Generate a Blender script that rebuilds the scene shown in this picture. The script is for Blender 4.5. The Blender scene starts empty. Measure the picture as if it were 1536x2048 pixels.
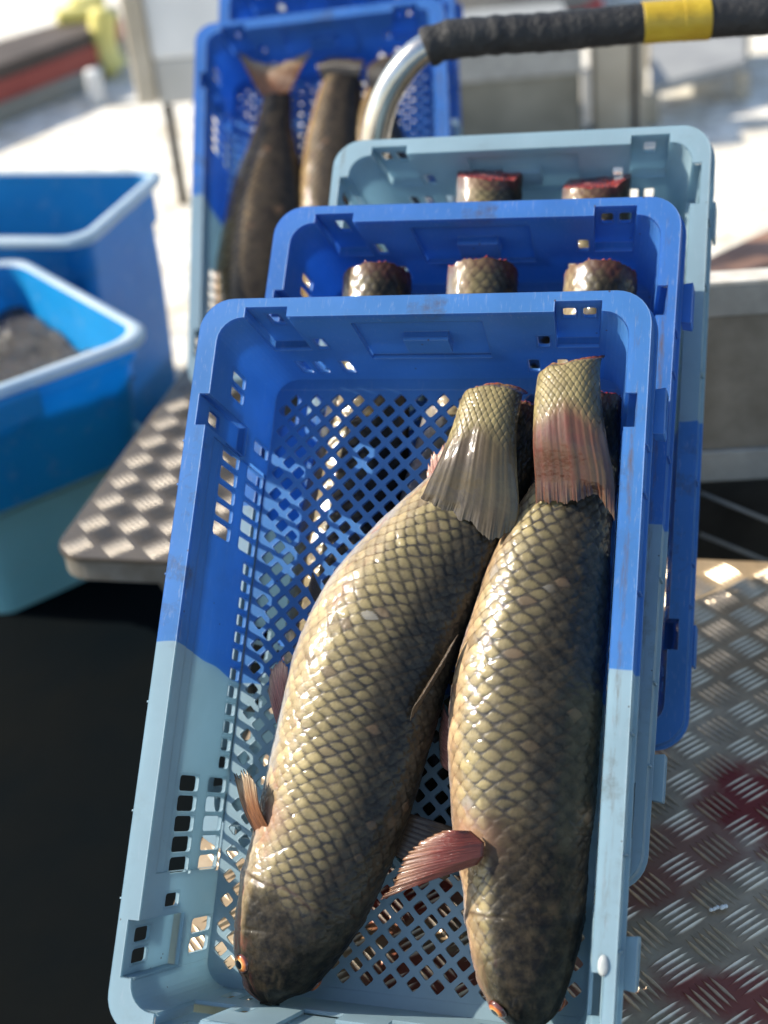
import bpy, math, random
import numpy as np
from mathutils import Vector, Matrix
from mathutils.geometry import tessellate_polygon
random.seed(7); rng = np.random.default_rng(7)
sc = bpy.context.scene
COL = sc.collection
R = math.radians

# ------------------------------------------------------------------ camera, sky, sun, exposure
# world: Z up, metres; the ground is z=0, the tread plate platform z=0.36
CAMZ = 1.3402
B = np.array([[0.99598, 0.07669, 0.04633], [0, 0.51712, -0.85591], [-0.0896, 0.85247, 0.51504]])
FPX = 2904.0
CAM = np.array([0, 0, CAMZ])
PLATE = 0.36
cam = bpy.data.cameras.new('camera'); cam_o = bpy.data.objects.new('camera', cam); COL.objects.link(cam_o)
U, S, Vt = np.linalg.svd(B); BM = U @ Vt
cam_o.matrix_world = Matrix([[*BM[0], 0], [*BM[1], 0], [*BM[2], CAMZ], [0, 0, 0, 1]])
cam.sensor_fit = 'VERTICAL'; cam.sensor_height = 24; cam.lens = FPX / 2048 * 24
cam.clip_start = 0.05; cam.clip_end = 500
cam.dof.use_dof = True; cam.dof.focus_distance = 1.21; cam.dof.aperture_fstop = 2.35
sc.camera = cam_o

SUN = Vector((-0.82, 0.125, 0.555)).normalized()
w = bpy.data.worlds.new('World'); sc.world = w; w.use_nodes = True
nt = w.node_tree; nt.nodes.clear()
sky = nt.nodes.new('ShaderNodeTexSky'); sky.sky_type = 'NISHITA'; sky.sun_disc = False
sky.sun_elevation = math.asin(SUN.z); sky.sun_rotation = math.atan2(SUN.x, SUN.y)
bg = nt.nodes.new('ShaderNodeBackground'); bg.inputs[1].default_value = 0.15
wo = nt.nodes.new('ShaderNodeOutputWorld')
nt.links.new(sky.outputs[0], bg.inputs[0]); nt.links.new(bg.outputs[0], wo.inputs[0])
sun = bpy.data.lights.new('sun', 'SUN'); sun.energy = 5.0; sun.angle = R(0.5); sun.color = (1, 0.93, 0.80)
sun_o = bpy.data.objects.new('sun', sun); COL.objects.link(sun_o)
sun_o.rotation_euler = SUN.to_track_quat('Z', 'Y').to_euler()
sun_o.location = (-4, 0, 5)
vs = sc.view_settings; sc.display_settings.display_device = 'sRGB'
vs.view_transform = 'Standard'; vs.look = 'None'; vs.exposure = 0.75; vs.gamma = 1; vs.use_curve_mapping = False
sc.cycles.max_bounces = 8; sc.cycles.use_denoising = True

# ------------------------------------------------------------------ helpers
def ray(x, y): return BM @ np.array([(x - 768) / FPX, (1024 - y) / FPX, -1.0])
def atz(x, y, z): r = ray(x, y); return CAM + r * ((z - CAMZ) / r[2])
def aty(x, y, Y): r = ray(x, y); return CAM + r * (Y / r[1])

def tag(o, label=None, cat=None, group=None, kind=None):
    if label: o['label'] = label
    if cat: o['category'] = cat
    if group: o['group'] = group
    if kind: o['kind'] = kind
    return o
def empty(name, label, cat, mat=None, group=None):
    o = bpy.data.objects.new(name, None); COL.objects.link(o); o.empty_display_size = .05
    if mat is not None: o.matrix_world = mat
    return tag(o, label, cat, group)
def link(name, me, parent=None):
    o = bpy.data.objects.new(name, me); COL.objects.link(o)
    if parent: o.parent = parent
    return o
def nd(nt, t, **kw):
    n = nt.nodes.new(t)
    for k, v in kw.items():
        if k.startswith('_'): setattr(n, k[1:], v)
        else: n.inputs[k.replace('__', ' ')].default_value = v
    return n
class MB:
    def __init__(s): s.v = []; s.f = []
    def add(s, v, f):
        o = len(s.v); s.v += [tuple(map(float, p)) for p in v]; s.f += [tuple(i + o for i in q) for q in f]
    def box(s, lo, hi, M=None):
        x0, y0, z0 = lo; x1, y1, z1 = hi
        v = [(x0,y0,z0),(x1,y0,z0),(x1,y1,z0),(x0,y1,z0),(x0,y0,z1),(x1,y0,z1),(x1,y1,z1),(x0,y1,z1)]
        if M is not None: v = [M @ Vector(p) for p in v]
        s.add(v, [(0,3,2,1),(4,5,6,7),(0,1,5,4),(1,2,6,5),(2,3,7,6),(3,0,4,7)])
    def loft(s, rings, close=True, cap0=False, cap1=False):
        n = len(rings[0]); o = len(s.v)
        for r in rings: s.v += [tuple(map(float, p)) for p in r]
        for i in range(len(rings) - 1):
            for j in range(n if close else n - 1):
                a = o + i * n + j; b = o + i * n + (j + 1) % n
                s.f.append((a, b, b + n, a + n))
        if cap0: s.f.append(tuple(o + j for j in range(n))[::-1])
        if cap1: s.f.append(tuple(o + (len(rings) - 1) * n + j for j in range(n)))
    def mesh(s, name, mat, smooth=False):
        me = bpy.data.meshes.new(name); me.from_pydata(s.v, [], s.f); me.update()
        if mat: me.materials.append(mat)
        if smooth: me.polygons.foreach_set('use_smooth', [True] * len(me.polygons))
        return me
    def obj(s, name, mat, parent=None, smooth=False, bevel=0, segs=2):
        o = link(name, s.mesh(name, mat, smooth), parent)
        if bevel:
            m = o.modifiers.new('bevel', 'BEVEL'); m.width = bevel; m.segments = segs; m.limit_method = 'ANGLE'; m.angle_limit = R(40)
        return o
def tube(path, rad, n=16, caps=True):
    path = [Vector(p) for p in path]; rings = []; up = None
    for i, p in enumerate(path):
        t = (path[min(i + 1, len(path) - 1)] - path[max(i - 1, 0)]).normalized()
        if up is None: up = t.orthogonal().normalized()
        up = (up - t * up.dot(t)).normalized(); sd = t.cross(up)
        r = rad(i) if callable(rad) else rad
        rings.append([p + (up * math.cos(a) + sd * math.sin(a)) * r for a in [2 * math.pi * k / n for k in range(n)]])
    m = MB(); m.loft(rings, True, caps, caps); return m
def rrect(cx, cy, hx, hy, r, n=6):
    pts = []
    for (sx, sy, a0) in ((1, 1, 0), (-1, 1, 90), (-1, -1, 180), (1, -1, 270)):
        for k in range(n + 1):
            a = R(a0 + 90 * k / n); pts.append((cx + sx * (hx - r) + r * math.cos(a), cy + sy * (hy - r) + r * math.sin(a)))
    return pts

# ------------------------------------------------------------------ materials
def new_mat(name):
    m = bpy.data.materials.new(name); m.use_nodes = True; m.node_tree.nodes.clear()
    t = m.node_tree; out = t.nodes.new('ShaderNodeOutputMaterial'); b = t.nodes.new('ShaderNodeBsdfPrincipled')
    t.links.new(b.outputs[0], out.inputs[0]); return m, t, b, out
def ramp(t, fac, stops):
    r = t.nodes.new('ShaderNodeValToRGB'); e = r.color_ramp.elements
    while len(e) < len(stops): e.new(0.5)
    for el, (p, c) in zip(e, stops): el.position = p; el.color = (*c, 1) if len(c) == 3 else c
    t.links.new(fac, r.inputs[0]); return r.outputs[0]
def noise(t, co, scale, detail=4, rough=0.55, dim=None):
    n = nd(t, 'ShaderNodeTexNoise', Scale=scale, Detail=detail, Roughness=rough); t.links.new(co, n.inputs['Vector']); return n.outputs['Fac']
def mixc(t, fac, a, b, mode='MIX'):
    m = t.nodes.new('ShaderNodeMix'); m.data_type = 'RGBA'; m.blend_type = mode
    for s, v in ((0, fac), (6, a), (7, b)):
        if hasattr(v, 'node'): t.links.new(v, m.inputs[s])
        else: m.inputs[s].default_value = v if s == 0 else (*v, 1)
    return m.outputs[2]
def math_(t, op, a, b=None, c=None, clamp=False):
    m = t.nodes.new('ShaderNodeMath'); m.operation = op; m.use_clamp = clamp
    for i, v in enumerate((a, b, c)):
        if v is None: continue
        if hasattr(v, 'node'): t.links.new(v, m.inputs[i])
        else: m.inputs[i].default_value = v
    return m.outputs[0]
def bump(t, b, h, strength, dist=0.001, bev=None):
    n = nd(t, 'ShaderNodeBump', Strength=strength, Distance=dist); t.links.new(h, n.inputs['Height'])
    if bev: t.links.new(bev, n.inputs['Normal'])
    t.links.new(n.outputs[0], b.inputs['Normal']); return n
def objco(t): return t.nodes.new('ShaderNodeTexCoord').outputs['Object']
def simple(name, c1, c2, scale=8, rough=0.6, metal=0.0, bmp=0.2, bd=0.002, detail=5, spec=0.5):
    m, t, b, _ = new_mat(name); co = objco(t)
    f = noise(t, co, scale, detail)
    t.links.new(ramp(t, f, [(0.3, c1), (0.7, c2)]), b.inputs['Base Color'])
    b.inputs['Roughness'].default_value = rough; b.inputs['Metallic'].default_value = metal
    b.inputs['Specular IOR Level'].default_value = spec
    if bmp: bump(t, b, noise(t, co, scale * 4, 6), bmp, bd)
    return m

def crate_material(name, blue, pale, sat=1.0):
    """two-colour moulded plastic: one half of the crate blue, the other half pale grey-blue"""
    m, t, b, out = new_mat(name); co = objco(t)
    sep = t.nodes.new('ShaderNodeSeparateXYZ'); t.links.new(co, sep.inputs[0])
    wob = math_(t, 'MULTIPLY_ADD', noise(t, co, 9, 2), 0.020, -0.010)
    yy = math_(t, 'ADD', sep.outputs[1], wob)
    yy = math_(t, 'ADD', yy, math_(t, 'MULTIPLY', sep.outputs[2], -0.16))
    half = math_(t, 'MULTIPLY_ADD', yy, 900, 0.5, True)
    n1 = noise(t, co, 9, 5)
    cb = ramp(t, n1, [(0.3, tuple(c * 0.86 for c in blue)), (0.7, tuple(min(1, c * 1.1) for c in blue))])
    cp = ramp(t, n1, [(0.3, tuple(c * 0.9 for c in pale)), (0.7, tuple(min(1, c * 1.08) for c in pale))])
    col = mixc(t, half, cp, cb)
    # scuffs on the rim top (pale scratches) and brown dirt
    mp = nd(t, 'ShaderNodeMapping', Scale=(1, 1, 1)); t.links.new(co, mp.inputs[0])
    mp.inputs['Scale'].default_value = (60, 9, 30)
    scr = noise(t, mp.outputs[0], 6, 6, 0.7)
    scr_m = math_(t, 'MULTIPLY', ramp(t, scr, [(0.56, (0, 0, 0)), (0.74, (1, 1, 1))]), 0.5)
    rim = math_(t, 'MULTIPLY_ADD', sep.outputs[2], 120, 1.5, True)
    scr_m = math_(t, 'MULTIPLY', scr_m, math_(t, 'MULTIPLY_ADD', rim, 0.7, 0.3))
    col = mixc(t, scr_m, col, (0.5, 0.58, 0.66))
    d1 = noise(t, co, 26, 7, 0.7); d2 = noise(t, co, 5, 3)
    dm = math_(t, 'MULTIPLY', ramp(t, d1, [(0.52, (0, 0, 0)), (0.72, (1, 1, 1))]), ramp(t, d2, [(0.45, (0, 0, 0)), (0.62, (1, 1, 1))]))
    dm = math_(t, 'MULTIPLY', dm, math_(t, 'MULTIPLY_ADD', rim, 0.75, 0.14))
    col = mixc(t, dm, col, (0.13, 0.09, 0.055))
    dx = math_(t, 'MULTIPLY', math_(t, 'SUBTRACT', sep.outputs[0], 0.1895), 1 / 0.0035)
    stk = math_(t, 'SUBTRACT', 1.0, math_(t, 'MULTIPLY', dx, dx), None, True)
    mp2 = nd(t, 'ShaderNodeMapping'); t.links.new(co, mp2.inputs[0]); mp2.inputs['Scale'].default_value = (160, 22, 1)
    stk = math_(t, 'MULTIPLY', stk, ramp(t, noise(t, mp2.outputs[0], 1.0, 6, 0.7), [(0.48, (0, 0, 0)), (0.68, (1, 1, 1))]))
    stk = math_(t, 'MULTIPLY', stk, rim)
    col = mixc(t, math_(t, 'MULTIPLY', stk, 0.75), col, (0.20, 0.135, 0.08))
    sp = nd(t, 'ShaderNodeTexVoronoi', Scale=55.0, Randomness=1.0); t.links.new(co, sp.inputs['Vector'])
    spm = math_(t, 'LESS_THAN', sp.outputs['Distance'], 0.055)
    spm = math_(t, 'MULTIPLY', spm, math_(t, 'GREATER_THAN', noise(t, co, 7, 1), 0.52))
    col = mixc(t, math_(t, 'MULTIPLY', spm, 0.7), col, (0.10, 0.05, 0.03))
    bev = nd(t, 'ShaderNodeBevel', Radius=0.0014, _samples=4)
    geo = t.nodes.new('ShaderNodeNewGeometry'); dt = t.nodes.new('ShaderNodeVectorMath'); dt.operation = 'DOT_PRODUCT'
    t.links.new(bev.outputs[0], dt.inputs[0]); t.links.new(geo.outputs['Normal'], dt.inputs[1])
    wear = math_(t, 'MULTIPLY', math_(t, 'SUBTRACT', 1.0, dt.outputs['Value'], None, True), 2.2, None, True)
    col = mixc(t, math_(t, 'MULTIPLY', wear, 0.42), col, (0.55, 0.68, 0.80))
    t.links.new(col, b.inputs['Base Color'])
    t.links.new(math_(t, 'MULTIPLY_ADD', n1, 0.25, 0.24), b.inputs['Roughness'])
    b.inputs['Specular IOR Level'].default_value = 0.45
    bump(t, b, noise(t, co, 130, 4, 0.6), 0.10, 0.0008, bev.outputs[0])
    tr = t.nodes.new('ShaderNodeBsdfTranslucent'); t.links.new(col, tr.inputs[0])
    ms = nd(t, 'ShaderNodeMixShader', Fac=0.5); t.links.new(b.outputs[0], ms.inputs[1]); t.links.new(tr.outputs[0], ms.inputs[2])
    t.links.new(ms.outputs[0], out.inputs[0])
    return m
M_crate = crate_material('crate plastic', (0.088, 0.275, 0.62), (0.38, 0.53, 0.60))
M_crate_deep = crate_material('crate plastic deep blue', (0.075, 0.245, 0.62), (0.36, 0.50, 0.58))

def tread_material(name, stains=(), dim=1.0):
    m, t, b, _ = new_mat(name); co = objco(t)
    n1 = noise(t, co, 6, 7, 0.65); n2 = noise(t, co, 45, 6, 0.65)
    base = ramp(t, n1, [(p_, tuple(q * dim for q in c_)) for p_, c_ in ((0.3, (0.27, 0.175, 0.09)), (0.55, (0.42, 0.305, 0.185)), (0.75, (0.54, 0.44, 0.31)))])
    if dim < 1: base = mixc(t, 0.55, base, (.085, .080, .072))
    base = mixc(t, math_(t, 'MULTIPLY', ramp(t, n2, [(0.4, (0, 0, 0)), (0.75, (1, 1, 1))]), 0.5), base, (0.15, 0.115, 0.075))
    sep = t.nodes.new('ShaderNodeSeparateXYZ'); t.links.new(co, sep.inputs[0])
    top = math_(t, 'MULTIPLY_ADD', sep.outputs[2], 900, -0.3, True)      # worn bright ridge tops
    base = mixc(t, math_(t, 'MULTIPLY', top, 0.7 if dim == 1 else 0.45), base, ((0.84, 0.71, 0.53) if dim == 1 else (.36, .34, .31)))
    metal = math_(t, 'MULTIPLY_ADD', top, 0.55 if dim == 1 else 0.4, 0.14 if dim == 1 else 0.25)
    wet = None
    for (x, y, rx, ry, k) in stains:
        ax = math_(t, 'MULTIPLY', math_(t, 'SUBTRACT', sep.outputs[0], x), 1 / rx)
        ay = math_(t, 'MULTIPLY', math_(t, 'SUBTRACT', sep.outputs[1], y), 1 / ry)
        d = math_(t, 'SQRT', math_(t, 'ADD', math_(t, 'MULTIPLY', ax, ax), math_(t, 'MULTIPLY', ay, ay)))
        d = math_(t, 'ADD', d, math_(t, 'MULTIPLY_ADD', noise(t, co, 22, 5, 0.6), 1.6, -0.8))
        mk = math_(t, 'MULTIPLY', math_(t, 'MULTIPLY', math_(t, 'SUBTRACT', 1.3, d), 1.6, None, True), k)
        wet = mk if wet is None else math_(t, 'MAXIMUM', wet, mk)
    if wet is not None:
        wetf = math_(t, 'MULTIPLY', wet, math_(t, 'MULTIPLY_ADD', top, -0.75, 1.0))
        base = mixc(t, wetf, base, (0.20, 0.012, 0.004))
        metal = math_(t, 'MULTIPLY', metal, math_(t, 'SUBTRACT', 1.0, wetf, None, True))
        rg = math_(t, 'MULTIPLY_ADD', wetf, 0.12, math_(t, 'MULTIPLY_ADD', n2, 0.35, 0.22))
    else:
        rg = math_(t, 'MULTIPLY_ADD', n2, 0.35, 0.20)
    t.links.new(base, b.inputs['Base Color']); t.links.new(metal, b.inputs['Metallic']); t.links.new(rg, b.inputs['Roughness'])
    bump(t, b, noise(t, co, 260, 5, 0.7), 0.25, 0.0006)
    return m

def fish_material(name):
    m, t, b, _ = new_mat(name); co = objco(t)
    a = t.nodes.new('ShaderNodeAttribute'); a.attribute_name = 'pigment_shade'
    mot = noise(t, co, 90, 5, 0.7)
    col = mixc(t, math_(t, 'MULTIPLY', ramp(t, mot, [(0.35, (1, 1, 1)), (0.6, (0, 0, 0))]), 0.28), a.outputs['Color'], (0.10, 0.075, 0.04))
    t.links.new(col, b.inputs['Base Color'])
    b.inputs['Roughness'].default_value = 0.5; b.inputs['Specular IOR Level'].default_value = 0.12
    b.inputs['Subsurface Weight'].default_value = 0.06; b.inputs['Subsurface Radius'].default_value = (0.004, 0.002, 0.001)
    t.links.new(math_(t, 'MULTIPLY', a.outputs['Alpha'], 0.85), b.inputs['Coat Weight']); b.inputs['Coat Roughness'].default_value = 0.05; b.inputs['Coat IOR'].default_value = 1.46
    h = math_(t, 'ADD', noise(t, co, 230, 3, 0.6), math_(t, 'MULTIPLY', noise(t, co, 70, 3), 2.2))
    bump(t, b, h, 0.16, 0.0010)
    bp = nd(t, 'ShaderNodeBump', Strength=0.26, Distance=0.0018); t.links.new(h, bp.inputs['Height'])
    t.links.new(bp.outputs[0], b.inputs['Coat Normal'])
    return m
M_fish = fish_material('carp skin')

def fin_material(name, c0, c1, c2):
    """c0 at the root, c2 at the tip, along generated UV u; rays by fine stripes"""
    m, t, b, out = new_mat(name)
    uv = t.nodes.new('ShaderNodeUVMap').outputs[0]
    sep = t.nodes.new('ShaderNodeSeparateXYZ'); t.links.new(uv, sep.inputs[0])
    col = ramp(t, sep.outputs[0], [(0.0, c0), (0.55, c1), (1.0, c2)])
    mp = nd(t, 'ShaderNodeMapping'); t.links.new(uv, mp.inputs[0]); mp.inputs['Scale'].default_value = (1.2, 24, 1)
    ry = noise(t, mp.outputs[0], 2.2, 4, 0.6)
    col = mixc(t, ramp(t, ry, [(0.42, (0.75, 0.75, 0.75)), (0.6, (0, 0, 0))]), col, tuple(x * 0.35 for x in c1))
    t.links.new(col, b.inputs['Base Color']); b.inputs['Roughness'].default_value = 0.3
    b.inputs['Coat Weight'].default_value = 0.5; b.inputs['Coat Roughness'].default_value = 0.12
    bump(t, b, ry, 0.6, 0.0015)
    tr = t.nodes.new('ShaderNodeBsdfTranslucent'); t.links.new(col, tr.inputs[0])
    ms = nd(t, 'ShaderNodeMixShader', Fac=0.3); t.links.new(b.outputs[0], ms.inputs[1]); t.links.new(tr.outputs[0], ms.inputs[2])
    t.links.new(ms.outputs[0], out.inputs[0])
    return m
M_fin_red = fin_material('red pectoral fin', (0.20, 0.05, 0.03), (0.30, 0.055, 0.035), (0.42, 0.24, 0.13))
M_fin_pink = fin_material('pink fin', (0.66, 0.33, 0.23), (0.68, 0.28, 0.22), (0.70, 0.46, 0.32))
M_fin_orange = fin_material('orange fin', (0.36, 0.13, 0.05), (0.45, 0.19, 0.07), (0.62, 0.52, 0.34))
M_fin_brown = fin_material('brown fin', (0.12, 0.085, 0.05), (0.09, 0.065, 0.04), (0.14, 0.09, 0.05))
def flesh_material():
    m, t, b, _ = new_mat('cut red flesh'); co = objco(t)
    v = nd(t, 'ShaderNodeTexVoronoi', Scale=160.0); t.links.new(co, v.inputs['Vector'])
    n = noise(t, co, 90, 5)
    t.links.new(ramp(t, n, [(0.3, (0.10, 0.008, 0.008)), (0.5, (0.24, 0.035, 0.03)), (0.68, (0.42, 0.15, 0.12))]), b.inputs['Base Color'])
    b.inputs['Roughness'].default_value = 0.25; b.inputs['Coat Weight'].default_value = 0.6
    bump(t, b, v.outputs['Distance'], 0.8, 0.002); return m
M_flesh = flesh_material()
def eye_material():
    m, t, b, _ = new_mat('fish eye'); co = objco(t)
    le = t.nodes.new('ShaderNodeVectorMath'); le.operation = 'LENGTH'
    mp = nd(t, 'ShaderNodeMapping'); mp.inputs['Scale'].default_value = (1, 1, 0); t.links.new(co, mp.inputs[0]); t.links.new(mp.outputs[0], le.inputs[0])
    d = math_(t, 'MULTIPLY', le.outputs['Value'], 1 / 0.0075)
    t.links.new(ramp(t, d, [(0.0, (0.004, 0.004, 0.004)), (0.46, (0.004, 0.004, 0.004)), (0.52, (0.75, 0.50, 0.18)), (0.62, (0.72, 0.22, 0.03)), (0.86, (0.50, 0.12, 0.02)), (0.98, (0.10, 0.03, 0.02))]), b.inputs['Base Color'])
    b.inputs['Roughness'].default_value = 0.08; b.inputs['Coat Weight'].default_value = 1.0; b.inputs['Coat Roughness'].default_value = 0.02
    return m
M_eye = eye_material()

# ------------------------------------------------------------------ setting: ground
def sheet(name, pts, z, mat, kind='structure'):
    m = MB(); m.add([(x, y, z) for x, y in pts], [tuple(range(len(pts)))])
    return tag(m.obj(name, mat), kind=kind)
def gravel_material():
    m, t, b, _ = new_mat('sunlit pale gravel'); co = objco(t)
    n1 = noise(t, co, 4.5, 6, 0.65); n2 = noise(t, co, 16, 5, 0.7)
    c = ramp(t, n1, [(0.3, (0.56, 0.47, 0.32)), (0.5, (0.86, 0.81, 0.70)), (0.75, (0.88, 0.85, 0.78))])
    c = mixc(t, math_(t, 'MULTIPLY', ramp(t, n2, [(0.38, (1, 1, 1)), (0.55, (0, 0, 0))]), 0.6), c, (0.30, 0.25, 0.19))
    t.links.new(c, b.inputs['Base Color']); b.inputs['Roughness'].default_value = 0.85
    bump(t, b, n2, 0.6, 0.02); return m
sheet('ground', [(-150, -60), (150, -60), (150, 250), (-150, 250)], 0.0, gravel_material())
M_shade_ground = simple('dark shaded ground', (0.0008, 0.0032, 0.0052), (0.0050, 0.0056, 0.0052), 2.2, 0.9, 0, 0.5, 0.004, spec=0.03)
sheet('shaded_ground', [(-3.2, -3), (2.2, -3), (2.2, 2.30), (0.9, 2.42), (-0.2, 2.6), (-0.6, 2.75), (-1.4, 2.5), (-3.2, 2.4)], 0.004, M_shade_ground)  # near-black sheet: shade over the near ground put into its colour

# ------------------------------------------------------------------ tread plate platforms
UX = Vector((0.978, -0.209, 0)); WY = Vector((0.209, 0.978, 0))
def plate_frame(org):
    return Matrix(((UX.x, WY.x, 0, org[0]), (UX.y, WY.y, 0, org[1]), (0, 0, 1, org[2]), (0, 0, 0, 1)))
def tread_bars(mb, x0, x1, y0, y1, pitch=0.057, H=0.0025):
    L, W = 0.0200, 0.0030
    i0, i1 = int(x0 / pitch) - 1, int(x1 / pitch) + 2
    j0, j1 = int(y0 / pitch) - 1, int(y1 / pitch) + 2
    prof = [(-1, 0, 0), (-.55, .75, .75), (0, 1, 1), (.55, .75, .75), (1, 0, 0)]
    for i in range(i0, i1):
        for j in range(j0, j1):
            for k in (0, 1):
                cx = (i + .5 * k) * pitch; cy = (j + .5 * k) * pitch; a = R(45 if k == 0 else -45)
                d = (math.cos(a), math.sin(a)); n = (-d[1], d[0])
                for q in range(5):
                    off = (q - 2) * 0.0069; sh = 0.0022 * (1 - abs(q - 2)) * 0
                    bx = cx + n[0] * off + d[0] * sh; by = cy + n[1] * off + d[1] * sh
                    if not (x0 + .016 < bx < x1 - .016 and y0 + .016 < by < y1 - .010): continue
                    v = []
                    for (s, wv, hv) in prof:
                        px = bx + d[0] * L * s; py = by + d[1] * L * s
                        v += [(px - n[0] * W * wv, py - n[1] * W * wv, -0.0004), (px, py, H * hv), (px + n[0] * W * wv, py + n[1] * W * wv, -0.0004)]
                    f = []
                    for s in range(4):
                        b0 = 3 * s
                        f += [(b0, b0 + 3, b0 + 4, b0 + 1), (b0 + 1, b0 + 4, b0 + 5, b0 + 2)]
                    mb.add(v, f)
# near plate: local x 0..0.95 (right), y -0.9..0 (0 is its far edge)
far_edge = lambda x: 1.464 - 0.2137 * (x - 0.284)
NX = -0.155
Mnear = plate_frame((NX, far_edge(NX), PLATE)); Minv = Mnear.inverted()
def st(px, py, rx, ry, k):
    p = Minv @ Vector(atz(px, py, PLATE)); return (p.x, p.y, rx, ry, k)
stains = [st(1525, 1600, .060, .060, 1.0), st(1420, 1690, .035, .04, .55), st(1270, 1770, .05, .035, .6), st(1470, 1990, .06, .03, .85), st(1335, 1700, .035, .04, .55), st(1260, 1500, .03, .03, .45), st(800, 1750, .07, .07, .95), st(850, 1950, .06, .03, .8), st(1150, 1980, .05, .04, .6)]
near = empty('tread_plate_platform', 'grimy aluminium checker plate with blood stains under the three leaning crates', 'metal platform', Mnear)
mb = MB(); mb.box((0, -1.15, -0.006), (1.05, 0, 0)); tread_bars(mb, 0, 1.05, -1.15, 0)
o = mb.obj('tread_plate', tread_material('tread plate near', stains), near); o.data.polygons.foreach_set('use_smooth', [False] * len(o.data.polygons))
M_alu = simple('dirty aluminium', (0.20, 0.175, 0.14), (0.38, 0.36, 0.32), 18, 0.45, 0.6, 0.2)
mb = MB(); mb.box((0, -0.026, -0.05), (1.05, 0, -0.0062)); mb.box((0, -1.15, -0.05), (0.026, -0.0262, -0.0062)); mb.box((1.02, -1.15, -0.05), (1.05, -0.0262, -0.0062))
mb.obj('edge_frame', M_alu, near, bevel=.003)
for x, y in ((0.06, -0.08), (0.98, -0.08), (0.06, -1.08), (0.98, -1.08)):
    mb = MB(); mb.box((x - .02, y - .02, -PLATE + .005), (x + .02, y + .02, -0.0502)); mb.obj('leg', M_alu, near, bevel=.003)
# far plate: rounded left corner
Mfar = plate_frame((-0.526, 1.583, PLATE))
far = empty('tread_plate_step', 'sunlit aluminium checker plate with a rounded corner beside the blue tubs', 'metal platform', Mfar)
mb = MB()
FW, FD = 0.66, 1.25
arc = [(0.045 - 0.045 * math.cos(R(a)), 0.045 - 0.045 * math.sin(R(a))) for a in range(0, 91, 15)]
poly = arc + [(FW, 0), (FW, FD), (0, FD)]
n = len(poly)
mb.add([(x, y, 0) for x, y in poly] + [(x, y, -0.006) for x, y in poly], [tuple(range(n)), tuple(range(2 * n - 1, n - 1, -1))] + [(i, i + n, (i + 1) % n + n, (i + 1) % n) for i in range(n)])
tread_bars(mb, 0.0, FW, 0.0, FD, H=.0020)
mb.obj('tread_plate', tread_material('tread plate far', dim=.34), far)  # darker base: the tub's shade and dirt put into the colour
mb = MB(); ins = [(x + .003 if x < .3 else x - .003, y + .003 if y < .5 else y - .003) for x, y in poly]
mb.add([(x, y, -0.0062) for x, y in ins] + [(x, y, -0.038) for x, y in ins], [tuple(range(n)), tuple(range(2 * n - 1, n - 1, -1))] + [(i, i + n, (i + 1) % n + n, (i + 1) % n) for i in range(n)])
mb.obj('edge_frame', M_alu, far, bevel=.002)
mb = MB(); mb.add([(.11, .05, -.0384), (.17, .05, -.0384), (.17, .05, -.14), (.155, .05, -.15), (.11, .055, -.0384), (.17, .055, -.0384), (.17, .055, -.14), (.155, .055, -.15)], [(0, 1, 2, 3), (7, 6, 5, 4), (0, 4, 5, 1), (1, 5, 6, 2), (2, 6, 7, 3), (3, 7, 4, 0)])
mb.obj('gusset_bracket', M_alu, far)
for x, y in ((0.19, 0.07), (FW - .05, 0.07), (0.19, FD - .07), (FW - .05, FD - .07)):
    mb = MB(); mb.box((x - .02, y - .02, -PLATE + .005), (x + .02, y + .02, -0.0384)); mb.obj('leg', M_alu, far, bevel=.003)

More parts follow.
